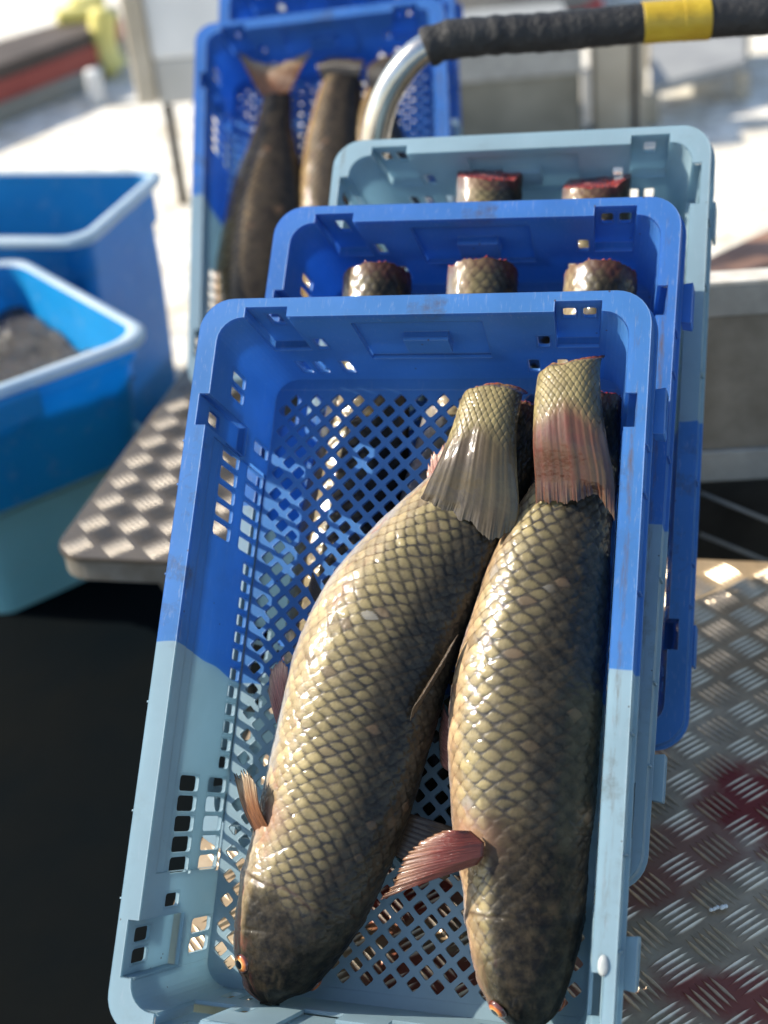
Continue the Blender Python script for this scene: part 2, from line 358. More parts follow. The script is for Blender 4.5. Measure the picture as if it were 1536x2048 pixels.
# ------------------------------------------------------------------ fish crate
CH, CIN = 0.115, 0.018            # depth of the crate, draft of the walls
TW = 0.0032
def cells(breaks):
    return sorted(set(round(b, 5) for b in breaks))
def rhole(u0, u1, v0, v1, r, n=3):
    pts = []
    for (cu, cv, a0) in ((u1 - r, v1 - r, 0), (u0 + r, v1 - r, 90), (u0 + r, v0 + r, 180), (u1 - r, v0 + r, 270)):
        for k in range(n + 1):
            a = R(a0 + 90 * k / n); pts.append((cu + r * math.cos(a), cv + r * math.sin(a)))
    return pts
def panel(mb, ulo, uhi, vlo, vhi, zones, holes, pm, t=TW):
    """wall panel with stepped recesses and rounded rectangular holes.  zones: (u0,u1,v0,v1,d), d>0 outward;
    holes: (uc,vc,w,h). pm(u,v,d)->point"""
    us, vs_ = [ulo, uhi], [vlo, vhi]
    for z in zones: us += [z[0], z[1]]; vs_ += [max(vlo, z[2]), z[3]]
    hb = []
    for (uc, vc, w, h) in holes:
        e = 0.0012; hb.append((uc - w / 2 - e, uc + w / 2 + e, vc - h / 2 - e, vc + h / 2 + e, e)); us += [hb[-1][0], hb[-1][1]]; vs_ += [hb[-1][2], hb[-1][3]]
    us = [u for u in cells(us) if ulo - 1e-6 <= u <= uhi + 1e-6]; vs_ = [v for v in cells(vs_) if vlo - 1e-6 <= v <= vhi + 1e-6]
    nu, nv = len(us) - 1, len(vs_) - 1
    D = np.zeros((nu, nv)); Hh = -np.ones((nu, nv), int)
    for i in range(nu):
        for j in range(nv):
            uc, vc = (us[i] + us[i + 1]) / 2, (vs_[j] + vs_[j + 1]) / 2
            for z in zones:
                if z[0] < uc < z[1] and z[2] < vc < z[3]: D[i, j] = z[4]
            for q, h in enumerate(hb):
                if h[0] < uc < h[1] and h[2] < vc < h[3]: Hh[i, j] = q
    for i in range(nu):
        for j in range(nv):
            u0, u1, v0, v1, d = us[i], us[i + 1], vs_[j], vs_[j + 1], D[i, j]
            if Hh[i, j] >= 0: continue
            mb.add([pm(u0, v0, d), pm(u1, v0, d), pm(u1, v1, d), pm(u0, v1, d)], [(0, 1, 2, 3)])
            mb.add([pm(u0, v0, d + t), pm(u1, v0, d + t), pm(u1, v1, d + t), pm(u0, v1, d + t)], [(3, 2, 1, 0)])
    for i in range(nu):
        for j in range(nv):
            for (a, b2, ed) in ((i + 1, j, 0), (i, j + 1, 1)):
                if a < nu and b2 < nv and abs(D[i, j] - D[a, b2]) > 1e-6:
                    d0, d1 = D[i, j], D[a, b2]
                    p, q = ((us[i + 1], vs_[j]), (us[i + 1], vs_[j + 1])) if ed == 0 else ((us[i], vs_[j + 1]), (us[i + 1], vs_[j + 1]))
                    for tt in (0, t): mb.add([pm(*p, d0 + tt), pm(*q, d0 + tt), pm(*q, d1 + tt), pm(*p, d1 + tt)], [(0, 1, 2, 3)])
    for q, (h, b2) in enumerate(zip(holes, hb)):
        uc, vc, w, hh = h
        d = 0.0
        for z in zones:
            if z[0] < uc < z[1] and z[2] < vc < z[3]: d = z[4]
        ring = rhole(uc - w / 2, uc + w / 2, vc - hh / 2, vc + hh / 2, min(w, hh) * 0.22)
        outer = []
        for (pu, pv) in ring:      # project the ring outwards onto the cell's rectangle
            du, dv = pu - uc, pv - vc; su = (w / 2 + b2[4]) / max(abs(du), 1e-9); sv = (hh / 2 + b2[4]) / max(abs(dv), 1e-9); s = min(su, sv); outer.append((uc + du * s, vc + dv * s))
        n = len(ring)
        # insert the rectangle corners
        for tt, flip in ((0, False), (t, True)):
            v = [pm(a, b3, d + tt) for a, b3 in ring] + [pm(a, b3, d + tt) for a, b3 in outer]
            f = [(k, (k + 1) % n, n + (k + 1) % n, n + k) for k in range(n)]
            cs = [(b2[1], b2[3]), (b2[0], b2[3]), (b2[0], b2[2]), (b2[1], b2[2])]
            for c, (a, b3) in enumerate(cs):
                ks = [k for k in range(n) if (outer[k][0] - uc) * (a - uc) > 0 and (outer[k][1] - vc) * (b3 - vc) > 0]
                v.append(pm(a, b3, d + tt)); ci = len(v) - 1
                for k in ks[:-1]:
                    k2 = (k + 1) % n
                    o1, o2 = outer[k], outer[k2]
                    if abs(o1[0] - o2[0]) > 1e-7 and abs(o1[1] - o2[1]) > 1e-7: f.append((n + k, n + k2, ci))
            mb.add(v, f if not flip else [x[::-1] for x in f])
        mb.loft([[pm(a, b3, d) for a, b3 in ring], [pm(a, b3, d + t) for a, b3 in ring]])
HX, HY = 0.182, 0.2945            # inner half sizes at the rim
CR = 0.022
dk = CIN / CH
def pm_long(s):
    def f(u, v, d): k = (HY - CR - CIN * v / CH) / (HY - CR); return (s * (HX - dk * v + d), u * k, -v)
    return f
def pm_end(s):
    def f(u, v, d): k = (HX - CR - CIN * v / CH) / (HX - CR); return (u * k, s * (HY - dk * v + d), -v)
    return f
VB = CH - 0.003
long_zones = [(.194, .223, 0, .070, .0095), (-.2705, -.226, 0, .066, .0095), (-.19, .19, .016, .030, .0012), (-.19, .19, .030, VB, .0022)]
sq = .0125
long_holes = [(.244, .045, .0112, .022), (.259, .045, .0112, .022), (.211, .028, .0125, .018)]
for y in (.115, .1325, .150, .1675, .185): long_holes += [(y, .0515, .0136, .029), (-y, .0515, .0136, .029), (y, .096, .0136, .029), (-y, .096, .0136, .029)]
long_holes += [(.2135, .097, .0120, .026), (-.2135, .0445, .0115, .020), (-.240, .023, .0120, .022), (-.257, .023, .0120, .022), (-.240, .094, .0132, .029), (-.257, .094, .0132, .029)]
for k in range(12): long_holes.append((-.0935 + .0168 * k + (.0 if k < 6 else .002), .1025, .0114, .0155))
end_zones = [(-.1585, -.119, 0, .058, .0095), (.119, .1585, 0, .058, .0095), (-.064, .056, .013, .074, .0045), (-.021, .021, .036, .058, -.004)]
end_holes = [(-.139, .021, .0125, .018), (.131, .019, .0115, .016), (.1485, .019, .0115, .016), (-.106, .0475, .011, .018), (.108, .0475, .011, .018)]
for x in (-.142, -.124, -.096, .096, .124, .142): end_holes.append((x, .0885, .0108, .021))
crate_meshes = {}
def build_crate_meshes():
    M = M_crate
    for nm, s in (('long_wall', -1), ('long_wall', 1)):
        mb = MB(); panel(mb, -(HY - CR), HY - CR, .003, VB, long_zones, long_holes, pm_long(s))
        # corner quarter at this wall's two ends
        for e in (-1, 1):
            for tt in (0, TW):
                rings = []
                for v in (.003, VB):
                    cx = s * (HX - dk * v - CR); cy = e * (HY - dk * v - CR); rr = CR + tt
                    rings.append([(cx + s * rr * math.cos(a), cy + e * rr * math.sin(a), -v) for a in [R(90 * k / 8) for k in range(9)]])
                mb.loft(rings, False)
        crate_meshes[(nm, s)] = mb.mesh(nm, M)
    for s in (-1, 1):
        mb = MB(); panel(mb, -(HX - CR), HX - CR, .003, VB, end_zones, end_holes, pm_end(s))
        crate_meshes[('end_wall', s)] = mb.mesh('end_wall', M)
    # floor grid: diamond holes
    p = 0.0205; fx, fy = HX - CIN, HY - CIN
    nx, ny = 16, 26
    ox, oy = nx * p / 2, ny * p / 2
    mb = MB(); zt, zb = -CH + .003, -CH
    hd = p * 0.335; rr = .22
    def dia(h):
        pts = []
        cs = [(h, 0), (0, h), (-h, 0), (0, -h)]
        for k in range(4):
            a, b, c = cs[k - 1], cs[k], cs[(k + 1) % 4]
            e1 = (b[0] + (a[0] - b[0]) * rr, b[1] + (a[1] - b[1]) * rr); e2 = (b[0] + (c[0] - b[0]) * rr, b[1] + (c[1] - b[1]) * rr)
            mid = (b[0] * .55 + (e1[0] + e2[0]) * .225, b[1] * .55 + (e1[1] + e2[1]) * .225)
            pts += [e1, mid, e2]
        return pts
    hp = dia(hd); op = []
    h2 = p / 2
    for k in range(4):
        cs = [(h2, 0), (0, h2), (-h2, 0), (0, -h2)]
        a, b, c = cs[k - 1], cs[k], cs[(k + 1) % 4]
        op += [(b[0] + (a[0] - b[0]) * rr, b[1] + (a[1] - b[1]) * rr), b, (b[0] + (c[0] - b[0]) * rr, b[1] + (c[1] - b[1]) * rr)]
    for i in range(2 * nx + 1):
        for j in range(2 * ny + 1):
            if (i + j) % 2 == 0: continue
            cx, cy = -ox + i * p / 2, -oy + j * p / 2
            edge = i in (0, 2 * nx) or j in (0, 2 * ny)
            if edge:
                cl = lambda q: (min(max(cx + q[0], -ox), ox), min(max(cy + q[1], -oy), oy))
                v = [cl((h2, 0)), cl((0, h2)), cl((-h2, 0)), cl((0, -h2))]
                v = [q for k, q in enumerate(v) if q != v[k - 1]]
                m_ = len(v)
                mb.add([(*q, zt) for q in v], [tuple(range(m_))]); mb.add([(*q, zb) for q in v], [tuple(range(m_))[::-1]])
            else:
                v = [(cx + q[0], cy + q[1]) for q in hp] + [(cx + q[0], cy + q[1]) for q in op]
                f = [(k, 12 + k, 12 + (k + 1) % 12, (k + 1) % 12) for k in range(12)]
                mb.add([(*q, zt) for q in v], f); mb.add([(*q, zb) for q in v], [x[::-1] for x in f])
                mb.loft([[(*q, zb) for q in v[:12]], [(*q, zt) for q in v[:12]]])
    # border strip between the grid and the walls
    for (x0, x1, y0, y1) in ((-fx - .001, fx + .001, oy, fy + .001), (-fx - .001, fx + .001, -fy - .001, -oy), (-fx - .001, -ox, -oy, oy), (ox, fx + .001, -oy, oy)):
        mb.box((x0, y0, zb), (x1, y1, zt))
    crate_meshes[('floor_grid', 0)] = mb.mesh('floor_grid', M)
    # rim flange with stepped inner edge
    outer = [Vector((x, y, 0)) for x, y in rrect(0, 0, .2, .3125, .030, 8)]
    def corner(sx, sy):
        cx, cy = sx * (HX - CR), sy * (HY - CR)
        pts = [(cx + sx * CR * math.cos(R(a)), cy + sy * CR * math.sin(R(a))) for a in np.linspace(0, 90, 7)]
        return pts if sx * sy > 0 else pts[::-1]
    def side(pts_u, mapf): return [mapf(u, d) for u, d in pts_u]
    def profile(zones, lo, hi):
        zs = sorted([z for z in zones if z[2] == 0]); out = []
        for z in zs: out += [(z[0], 0), (z[0], z[4]), (z[1], z[4]), (z[1], 0)]
        return out
    inner = []
    inner += corner(1, 1)
    inner += [(u, HY + d) for u, d in profile(end_zones, 0, 0)][::-1]
    inner += corner(-1, 1)
    inner += [(-HX - d, u) for u, d in profile(long_zones, 0, 0)][::-1]
    inner += corner(-1, -1)
    inner += [(u, -HY - d) for u, d in profile(end_zones, 0, 0)]
    inner += corner(1, -1)
    inner += [(HX + d, u) for u, d in profile(long_zones, 0, 0)]
    inner = [Vector((x, y, 0)) for x, y in inner]
    tris = tessellate_polygon([outer, inner]); allp = outer + inner
    mb = MB(); th = .0032
    mb.add(allp, [tuple(x) for x in tris]); mb.add([p_ - Vector((0, 0, th)) for p_ in allp], [tuple(x)[::-1] for x in tris])
    mb.loft([[p_ - Vector((0, 0, th)) for p_ in inner], inner])
    # skirt with a bottom lip
    r0 = rrect(0, 0, .2, .3125, .030, 8); r2 = rrect(0, 0, .2032, .3157, .033, 8); r3 = rrect(0, 0, .1972, .3097, .0272, 8)
    mb.loft([[(x, y, 0) for x, y in r0], [(x, y, -.020) for x, y in r0], [(x, y, -.0202) for x, y in r2], [(x, y, -.0245) for x, y in r2], [(x, y, -.0246) for x, y in r3], [(x, y, -th) for x, y in r3]])
    # small stiffening ribs on the skirt
    for s in (-1, 1):
        for y in (-.21, -.14, -.05, .06, .14, .18): mb.box((s * .2 - .0001 if s > 0 else -.2022, y - .0008, -.0199), (.2022 if s > 0 else -.1999, y + .0008, -.002))
    crate_meshes[('rim_flange', 0)] = mb.mesh('rim_flange', M)
    # outside hooks: one moulded frame each
    for s in (-1, 1):
        for y in (-.218, .215):
            mb = MB(); x0, x1 = .2030, (.2118 if s > 0 else .2052)
            rg = lambda x, hy, za, zb: [(s * x, y - hy, za), (s * x, y + hy, za), (s * x, y + hy, zb), (s * x, y - hy, zb)]
            mb.loft([rg(x0, .019, -.041, -.0225), rg(x1, .020, -.042, -.0215), rg(x1 + .0008, .0185, -.040, -.0235), rg(x1 + .0008, .0145, -.0365, -.027), rg(x1 - .006, .014, -.036, -.0275)], True, True, True)
            crate_meshes[('side_hook', s * (2 if y > 0 else 1))] = mb.mesh('side_hook', M)
build_crate_meshes()
def mat4(Rm, T): return Matrix([[*Rm[0], T[0]], [*Rm[1], T[1]], [*Rm[2], T[2]], [0, 0, 0, 1]])
FLIP = Matrix.Rotation(math.pi, 4, 'Z')
CM = {
 1: mat4([[0.96526, 0.1588, -0.20749], [-0.25763, 0.71076, -0.65456], [0.04353, 0.68528, 0.72698]], [-0.0639, 0.9422, 0.2801 + PLATE]),
 2: mat4([[0.9642, 0.16985, -0.20362], [-0.26299, 0.71062, -0.65258], [0.03385, 0.68277, 0.72985]], [-0.0107, 1.1296, 0.2937 + PLATE]),
 3: mat4([[0.96568, 0.15754, -0.20652], [-0.25712, 0.69266, -0.67388], [0.03688, 0.70385, 0.70939]], [0.0495, 1.2912, 0.3026 + PLATE]),
 4: mat4([[0.99533, 0.03767, -0.08883], [-0.0861, 0.76216, -0.64164], [0.04353, 0.64629, 0.76185]], [-0.1619, 2.1428, 0.640]),
}
CM[5] = Matrix.Translation((.022, .20, .02)) @ CM[4]
labels = {
 1: 'front blue crate with pale lower half, holding two whole carp',
 2: 'middle leaning blue crate with three cut fish stubs above the front crate',
 3: 'leaning crate with pale grey-blue top end and blue lower end',
 4: 'blurred blue crate standing behind the steel handle with dark fish tails in it',
 5: 'bright blue crate mostly hidden behind the blurred fish crate at the top edge'}
crates = {}
for k in range(1, 6):
    c = empty('fish_crate', labels[k], 'crate', CM[k] @ (FLIP if k == 3 else Matrix()), 'plastic fish crates'); crates[k] = c
    for (nm, s), me in crate_meshes.items():
        o = link(nm, me, c)
        if k in (2, 4, 5):
            o.material_slots[0].link = 'OBJECT'; o.material_slots[0].material = M_crate_deep

# ------------------------------------------------------------------ fish
def smooth(e0, e1, x):
    t = np.clip((x - e0) / (e1 - e0), 0, 1); return t * t * (3 - 2 * t)
def hash2(i, j, k=0):
    h = np.sin(i * 127.1 + j * 311.7 + k * 74.7) * 43758.5453; return h - np.floor(h)
def vnoise(x, y, k=0):
    xi, yi = np.floor(x), np.floor(y); xf, yf = x - xi, y - yi
    xf = xf * xf * (3 - 2 * xf); yf = yf * yf * (3 - 2 * yf)
    return (hash2(xi, yi, k) * (1 - xf) + hash2(xi + 1, yi, k) * xf) * (1 - yf) + (hash2(xi, yi + 1, k) * (1 - xf) + hash2(xi + 1, yi + 1, k) * xf) * yf
def fbm(x, y, k=0): return .5 * vnoise(x, y, k) + .3 * vnoise(2.1 * x, 2.1 * y, k + 1) + .2 * vnoise(4.3 * x, 4.3 * y, k + 2)
def scale_fields(U, V):
    """diamond lattice of overlapping scales; returns dark edge mask, relief, per-scale random, corner dots, local coords"""
    best = None
    for o in (0.0, 0.5):
        i = np.floor(U - o + .5); j = np.floor(V - o + .5)
        du = U - o - i; dv = V - o - j; m = np.abs(du) + np.abs(dv)
        cur = (m, du, dv, i + o, j + o)
        if best is None: best = cur
        else:
            k = cur[0] < best[0]; best = tuple(np.where(k, c, b) for c, b in zip(cur, best))
    m, du, dv, i, j = best; a = np.abs(dv) * 2; b = du * 2
    return m, a, b, hash2(i, j), hash2(i, j, 5)
def lens(a, b, hb, ha):
    # 1 on the outline of the exposed lens-shaped part of a scale, <1 inside
    return np.where(b > 0, b / hb, -b / (hb * .92)) + (a / ha) ** 1.9
def catmull(xs, ys, x): # smooth monotone-ish interpolation of station tables
    xs = np.array(xs, float); ys = np.array(ys, float); m = np.gradient(ys, xs)
    k = np.clip(np.searchsorted(xs, x) - 1, 0, len(xs) - 2); h = xs[k + 1] - xs[k]; t = (x - xs[k]) / h
    return (2*t**3-3*t**2+1)*ys[k] + (t**3-2*t**2+t)*h*m[k] + (-2*t**3+3*t**2)*ys[k+1] + (t**3-t**2)*h*m[k+1]
def grid_mesh(name, P, colr=None, closed=True, uv=False, wet=None):
    ns, nr, _ = P.shape
    me = bpy.data.meshes.new(name)
    idx = np.arange(ns * nr).reshape(ns, nr)
    nxt = np.roll(idx, -1, 1) if closed else idx
    a = idx[:-1, :] if closed else idx[:-1, :-1]; b = nxt[:-1, :] if closed else idx[:-1, 1:]
    c = nxt[1:, :] if closed else idx[1:, 1:]; d = idx[1:, :] if closed else idx[1:, :-1]
    q = np.stack([a, b, c, d], -1).reshape(-1, 4)
    me.vertices.add(ns * nr); me.vertices.foreach_set('co', P.reshape(-1))
    me.loops.add(q.size); me.loops.foreach_set('vertex_index', q.reshape(-1).astype(np.int32))
    me.polygons.add(len(q)); me.polygons.foreach_set('loop_start', np.arange(0, q.size, 4, dtype=np.int32)); me.polygons.foreach_set('loop_total', np.full(len(q), 4, np.int32))
    me.update(calc_edges=True); me.polygons.foreach_set('use_smooth', np.ones(len(q), bool))
    if colr is not None:
        at = me.color_attributes.new('pigment_shade', 'FLOAT_COLOR', 'POINT'); c4 = np.ones((ns * nr, 4)); c4[:, :3] = colr.reshape(-1, 3)
        if wet is not None: c4[:, 3] = np.broadcast_to(wet, (ns, nr)).reshape(-1)
        at.data.foreach_set('color', c4.reshape(-1).astype(np.float32))
    if uv:
        ul = me.uv_layers.new(name='UVMap'); uu, vv = np.meshgrid(np.linspace(0, 1, ns), np.linspace(0, 1, nr), indexing='ij'); w = np.stack([uu.reshape(-1), vv.reshape(-1)], -1)[q.reshape(-1)]; ul.data.foreach_set('uv', w.reshape(-1).astype(np.float32))
    return me
C = lambda *a: np.array(a)
def lerp3(a, b, f): return a * (1 - f[..., None]) + b * f[..., None]
def body_mesh(name, st, zc, bk, nseg, nring, nsc=18, pu=0.0185, head=0.2, seed=0, warm=0.0, stump=True, roll=0.0, tint=1.0, slant=0.0, shade_cap=(.40, .10), finbase=None):
    """st: list of (y, cx, halfwidth) from snout to tail in crate coordinates; zc(y) centre height; bk half-thickness ratio"""
    st = sorted(st); ys = [s[0] for s in st]
    t = np.linspace(0, 1, nseg); y = ys[0] + (ys[-1] - ys[0]) * (t + .06 * np.sin(2 * np.pi * t) / (2 * np.pi) * -1)
    cx = catmull(ys, [s[1] for s in st], y); hw = np.maximum(catmull(ys, [s[2] for s in st], y), .0015)
    tx = np.gradient(cx, y); L = np.sqrt(1 + tx * tx); nxv = 1 / L; nyv = -tx / L
    arc = np.concatenate([[0], np.cumsum(np.sqrt(np.diff(y) ** 2 + np.diff(cx) ** 2))]); total = arc[-1]
    th = np.linspace(0, 2 * np.pi, nring, endpoint=False)[None, :]
    s = (arc / total)[:, None]; hwc = hw[:, None]; b = hwc * bk(s)
    cs, sn = np.cos(th), np.sin(th)
    ex = -np.sign(cs) * np.abs(cs) ** 0.92; ez = np.sign(sn) * np.abs(sn) ** 0.95
    # w: 0 belly .. 1 back ; roll turns the pattern about the body
    thr = (th + roll); w = (1 - np.cos(thr)) / 2
    Uc = (arc[:, None] - head * total) / pu + 0 * th; Vc = (thr / (2 * np.pi)) * nsc + 0 * s
    jit = (fbm(Uc * .55, Vc * .55, seed) - .5)
    hf = fbm(Uc * 1.9, Vc * 1.9, seed + 13) - .5
    _, a, bb, r1, r2 = scale_fields(Uc + .34 * jit + .09 * hf, Vc + .30 * (fbm(Uc * .6, Vc * .6, seed + 9) - .5) + .07 * (fbm(Uc * 2, Vc * 2, seed + 14) - .5))
    wk = smooth(.20, .62, w + .1 * (fbm(Uc * .22 + 3, Vc * .35, seed + 40) - .5))
    mm = lens(a, bb + .10 * (r2 - .5), (1.02 - .36 * wk) * (.92 + .16 * r1), 1.10 - .20 * wk)
    onb = smooth(-5.5, 3.0, Uc + 3.5 * (fbm(Uc * .4, Vc * .5, seed + 2) - .5))   # scales start behind the head
    bellyoff = smooth(.03, .16, w)
    edge = smooth(.66, 1.06, mm) * np.where(bb > 0, .62 + .38 * smooth(.25, .8, w), 1.0) * (.62 + .55 * hash2(np.floor(r1 * 977), np.floor(r2 * 991), 3))
    edge = np.clip(edge * (.72 + .56 * fbm(Uc * .35 + 11, Vc * .35 + 4, seed + 21)), 0, 1)
    relief = ((np.clip(bb, -1, 1) * .5 + .5) * .6 + .4 * np.sqrt(np.clip(1 - mm, 0, 1))) * (1 - .55 * edge) * onb * (0.35 + .65 * bellyoff)
    disp = .0009 * relief * smooth(.0, .03, hwc) + .0011 * (fbm(Uc * 1.3, Vc * 1.3, seed + 3) - .5) + .0030 * (fbm(Uc * .2, Vc * .3, seed + 33) - .5)
    # head: gill cover step and cheek creases
    hs = s / head
    gill = np.exp(-((hs - .93 + .12 * (w - .5) ** 2) / .022) ** 2)
    disp -= .0012 * gill * (.4 + fbm(th * 5, s * 9, seed + 15)) * smooth(.1, .3, w) * smooth(.98, .8, w)
    disp += .0010 * smooth(.80, .92, hs) * smooth(1.0, .93, hs)
    disp -= .0006 * np.exp(-((hs - .52 - .25 * (w - .3)) / .018) ** 2) * smooth(.75, .4, w)
    disp += .0014 * (fbm(s * 45, th * 4, seed + 20) - .5) * smooth(1.05, .7, hs)
    # mouth crease near the snout
    disp -= .0022 * np.exp(-((hs - .10 - .05 * np.cos(th)) / .03) ** 2) * smooth(.5, .30, w)
    rx = hwc + disp; rz = b + disp
    lat = ex * rx
    P = np.stack([cx[:, None] + lat * nxv[:, None], y[:, None] + lat * nyv[:, None], zc(s) + ez * rz], -1)
    P[:, :, 1] -= slant * ez * smooth(.86, 1, s)
    if stump: P[:, :, 1] += .010 * (fbm(th * 2.5 + 5, 0 * th + seed, seed) - .5) * smooth(.93, 1, s)
    # skin colour; dark back deepened to paint in shade on the right flank
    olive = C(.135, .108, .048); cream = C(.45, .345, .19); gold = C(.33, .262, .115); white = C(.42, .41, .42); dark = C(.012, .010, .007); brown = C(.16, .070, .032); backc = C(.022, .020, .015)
    big = fbm(Uc * .22 + 3, Vc * .35, seed + 40)
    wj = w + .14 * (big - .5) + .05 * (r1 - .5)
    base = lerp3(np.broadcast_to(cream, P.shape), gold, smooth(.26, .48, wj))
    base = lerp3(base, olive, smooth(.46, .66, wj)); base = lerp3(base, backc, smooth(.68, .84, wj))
    base = lerp3(base, C(.50, .30, .17), warm * smooth(.42, .12, wj))
    base = base * ((0.70 + .50 * r1) * (.70 + .60 * fbm(Uc * .28 + 5, Vc * .3 + 2, seed + 44)))[..., None]
    rad = .5 + .5 * np.sin(np.arctan2(a, bb + 1.35) * 40 + r2 * 6)
    base = base * (1 - .24 * rad * smooth(.15, .7, mm))[..., None]
    base = base * (1 + .30 * smooth(-.4, .6, bb) * smooth(.9, .4, mm))[..., None]
    silver = smooth(.982, .990, r2) * smooth(.2, .35, w) * smooth(.85, .7, w) * smooth(1.0, .85, mm + .3 * hf)
    base = lerp3(base, C(.30, .30, .30), silver * .5)
    raw = smooth(.030, .015, r2) * smooth(.15, .3, w); base = lerp3(base, C(.13, .085, .05), raw * .7)
    net = lerp3(np.broadcast_to(brown, P.shape), dark, smooth(.22, .42, wj))
    netk = edge * (.46 + .52 * smooth(.18, .40, wj)) * smooth(.05, .2, wj) * (1 - .6 * silver)
    dots = smooth(.78, 1.0, a) * smooth(.10, .25, wj) * smooth(.75, .45, wj)
    netk = np.maximum(netk, dots * .9) * (1 - .35 * smooth(.85, 1, wj))
    scal = lerp3(base, net, netk)
    scal = lerp3(scal, white * np.ones_like(P), smooth(.24, .06, wj) * .9)
    # head colour, with shade painted into its dark side
    hn = fbm(s * 55, th * 7, seed + 60)
    hn2 = fbm(s * 160, th * 20, seed + 61)
    hc = lerp3(np.broadcast_to(C(.34, .22, .13), P.shape), C(.14, .105, .05), smooth(.16, .36, w + .25 * (hn - .5)))
    hc = lerp3(hc, C(.014, .012, .009), smooth(.34, .56, w + .22 * (hn - .5) + .10 * smooth(.6, .1, hs)))
    hc = lerp3(hc, C(.24, .09, .075), smooth(.35, .1, hs) * smooth(.5, .2, w) * .7)
    hc = hc * (.34 + .40 * hn + .35 * hn2)[..., None]
    hc = hc * (1 - .6 * smooth(.30, .5, w))[..., None]
    hc = lerp3(hc, C(.36, .17, .10), smooth(.30, .08, w) * smooth(.2, .5, hs) * .6)
    hc = lerp3(hc, C(.26, .20, .08) * np.ones_like(P), smooth(.70, .9, hs) * smooth(.50, .64, fbm(s * 90, th * 10, seed + 70)) * smooth(.62, .45, w) * .6)
    red = smooth(.66, .76, fbm(s * 30, th * 4, seed + 80)) * smooth(.2, .5, w)
    hc = lerp3(hc, C(.07, .010, .009), red * .55)
    colr = lerp3(hc, scal, onb + 0 * th)
    gl = np.exp(-((hs - .95 + .30 * (w - .45) ** 2 + .02 * np.sin(th * 7)) / .016) ** 2) * smooth(.10, .22, w) * smooth(.85, .7, w)
    colr = lerp3(colr, C(.05, .022, .014) * np.ones_like(P), gl * .75)
    cb = smooth(shade_cap[1] + .035, shade_cap[1] - .02, s + .03 * np.sin(th * 3 + 1) + .05 * (fbm(s * 40, th * 5, seed + 62) - .5)) * smooth(shade_cap[0] - .05, shade_cap[0] + .05, w + .06 * (hn - .5))  # black cap: shadow over the head painted into the skin
    colr = lerp3(colr, C(.006, .0055, .005) * np.ones_like(P), cb * .97)
    if finbase:
        fy, ft = finbase
        sy = np.interp(fy, y, arc) / total
        g = np.exp(-(((s - sy - .012) / .030) ** 2 + ((th - ft) / .40) ** 2))
        colr = lerp3(colr, C(.40, .22, .14) * np.ones_like(P), np.clip(g * 1.3, 0, .9))
        disp_g = g
    blood = smooth(.66, .80, fbm(Uc * .5 + 7, Vc * .8, seed + 90)) * smooth(.5, .2, w) * .35
    colr = lerp3(colr, C(.42, .10, .07), blood)
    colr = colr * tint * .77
    if stump:
        bl = smooth(.965, .995, s + .03 * (fbm(Vc, Uc, seed) - .5)); colr = lerp3(colr, C(.13, .03, .025), bl * .4 + 0 * th)
    me = grid_mesh(name, P, np.clip(colr, 0, 1), wet=np.clip(1 - .85 * cb - .6 * smooth(.66, .84, wj) * (1 - cb), .1, 1))  # coat cut back over the painted shade so it stays dark
    me.materials.append(M_fish)
    return me, P, s
def cap(P, ring_i, name, mat, parent, inset=.002, up=None):
    """closing disc on the last / first ring of a body"""
    ring = P[ring_i]; c = ring.mean(0); mb = MB(); n = len(ring)
    rings = []
    nxt = P[ring_i - 1] if ring_i == -1 else P[1]
    axis = (c - nxt.mean(0)); axis = axis / np.linalg.norm(axis)
    for k, (f, o) in enumerate(((1.0, 0), (.93, .0015), (.6, .001), (.25, .0025), (.02, .0005))):
        jit = 1 + .05 * rng.standard_normal(n) * (k in (1, 2, 3)); rings.append(c + (ring - c) * f * (jit[:, None]) + axis * o)
    mb.loft(rings); return mb.obj(name, mat, parent, smooth=True)
def fin(name, mat, base, tip, parent, bow=0.0, nu=14, nv=36, serr=.06, ray=.0006, seed=1, thick=.0007):
    """fan between a base polyline and a tip polyline (lists of points in crate coordinates)"""
    def poly(pts, t):
        pts = np.array(pts, float); d = np.concatenate([[0], np.cumsum(np.linalg.norm(np.diff(pts, axis=0), axis=1))]); d /= d[-1]
        return np.stack([np.interp(t, d, pts[:, k]) for k in range(3)], -1)
    v = np.linspace(0, 1, nv); r = np.random.default_rng(seed)
    A = poly(base, v); T = poly(tip, v); ext = 1 - serr * r.random(nv)
    u = np.linspace(0, 1, nu)[:, None, None]
    P = A[None] * (1 - u * ext[None, :, None]) + T[None] * (u * ext[None, :, None])
    nrm = np.cross(T.mean(0) - A.mean(0), A[-1] - A[0]); nrm = nrm / (np.linalg.norm(nrm) + 1e-9)
    if nrm[2] < 0: nrm = -nrm
    P = P + nrm * (bow * np.sin(np.pi * u) + ray * np.sin(v * nv * 1.55)[None, :, None] * np.sin(np.pi * np.clip(u, .1, .9)))
    me = grid_mesh(name, P, None, closed=False, uv=True); me.materials.append(mat); o = link(name, me, parent)
    m = o.modifiers.new('thickness', 'SOLIDIFY'); m.thickness = thick; m.offset = 0
    return o
def eye(parent, p, nrm, r=.0075):
    mb = MB(); rings = []
    for k in range(9):
        a = R(6 + 84 * k / 8); rings.append([(r * math.sin(a) * math.cos(q), r * math.sin(a) * math.sin(q), r * .55 * math.cos(a)) for q in [2 * math.pi * j / 28 for j in range(28)]])
    mb.loft(rings, True, True); o = mb.obj('eye', M_eye, parent, smooth=True)
    q = Vector(nrm).to_track_quat('Z', 'Y'); o.matrix_local = Matrix.Translation(Vector(p)) @ q.to_matrix().to_4x4(); return o
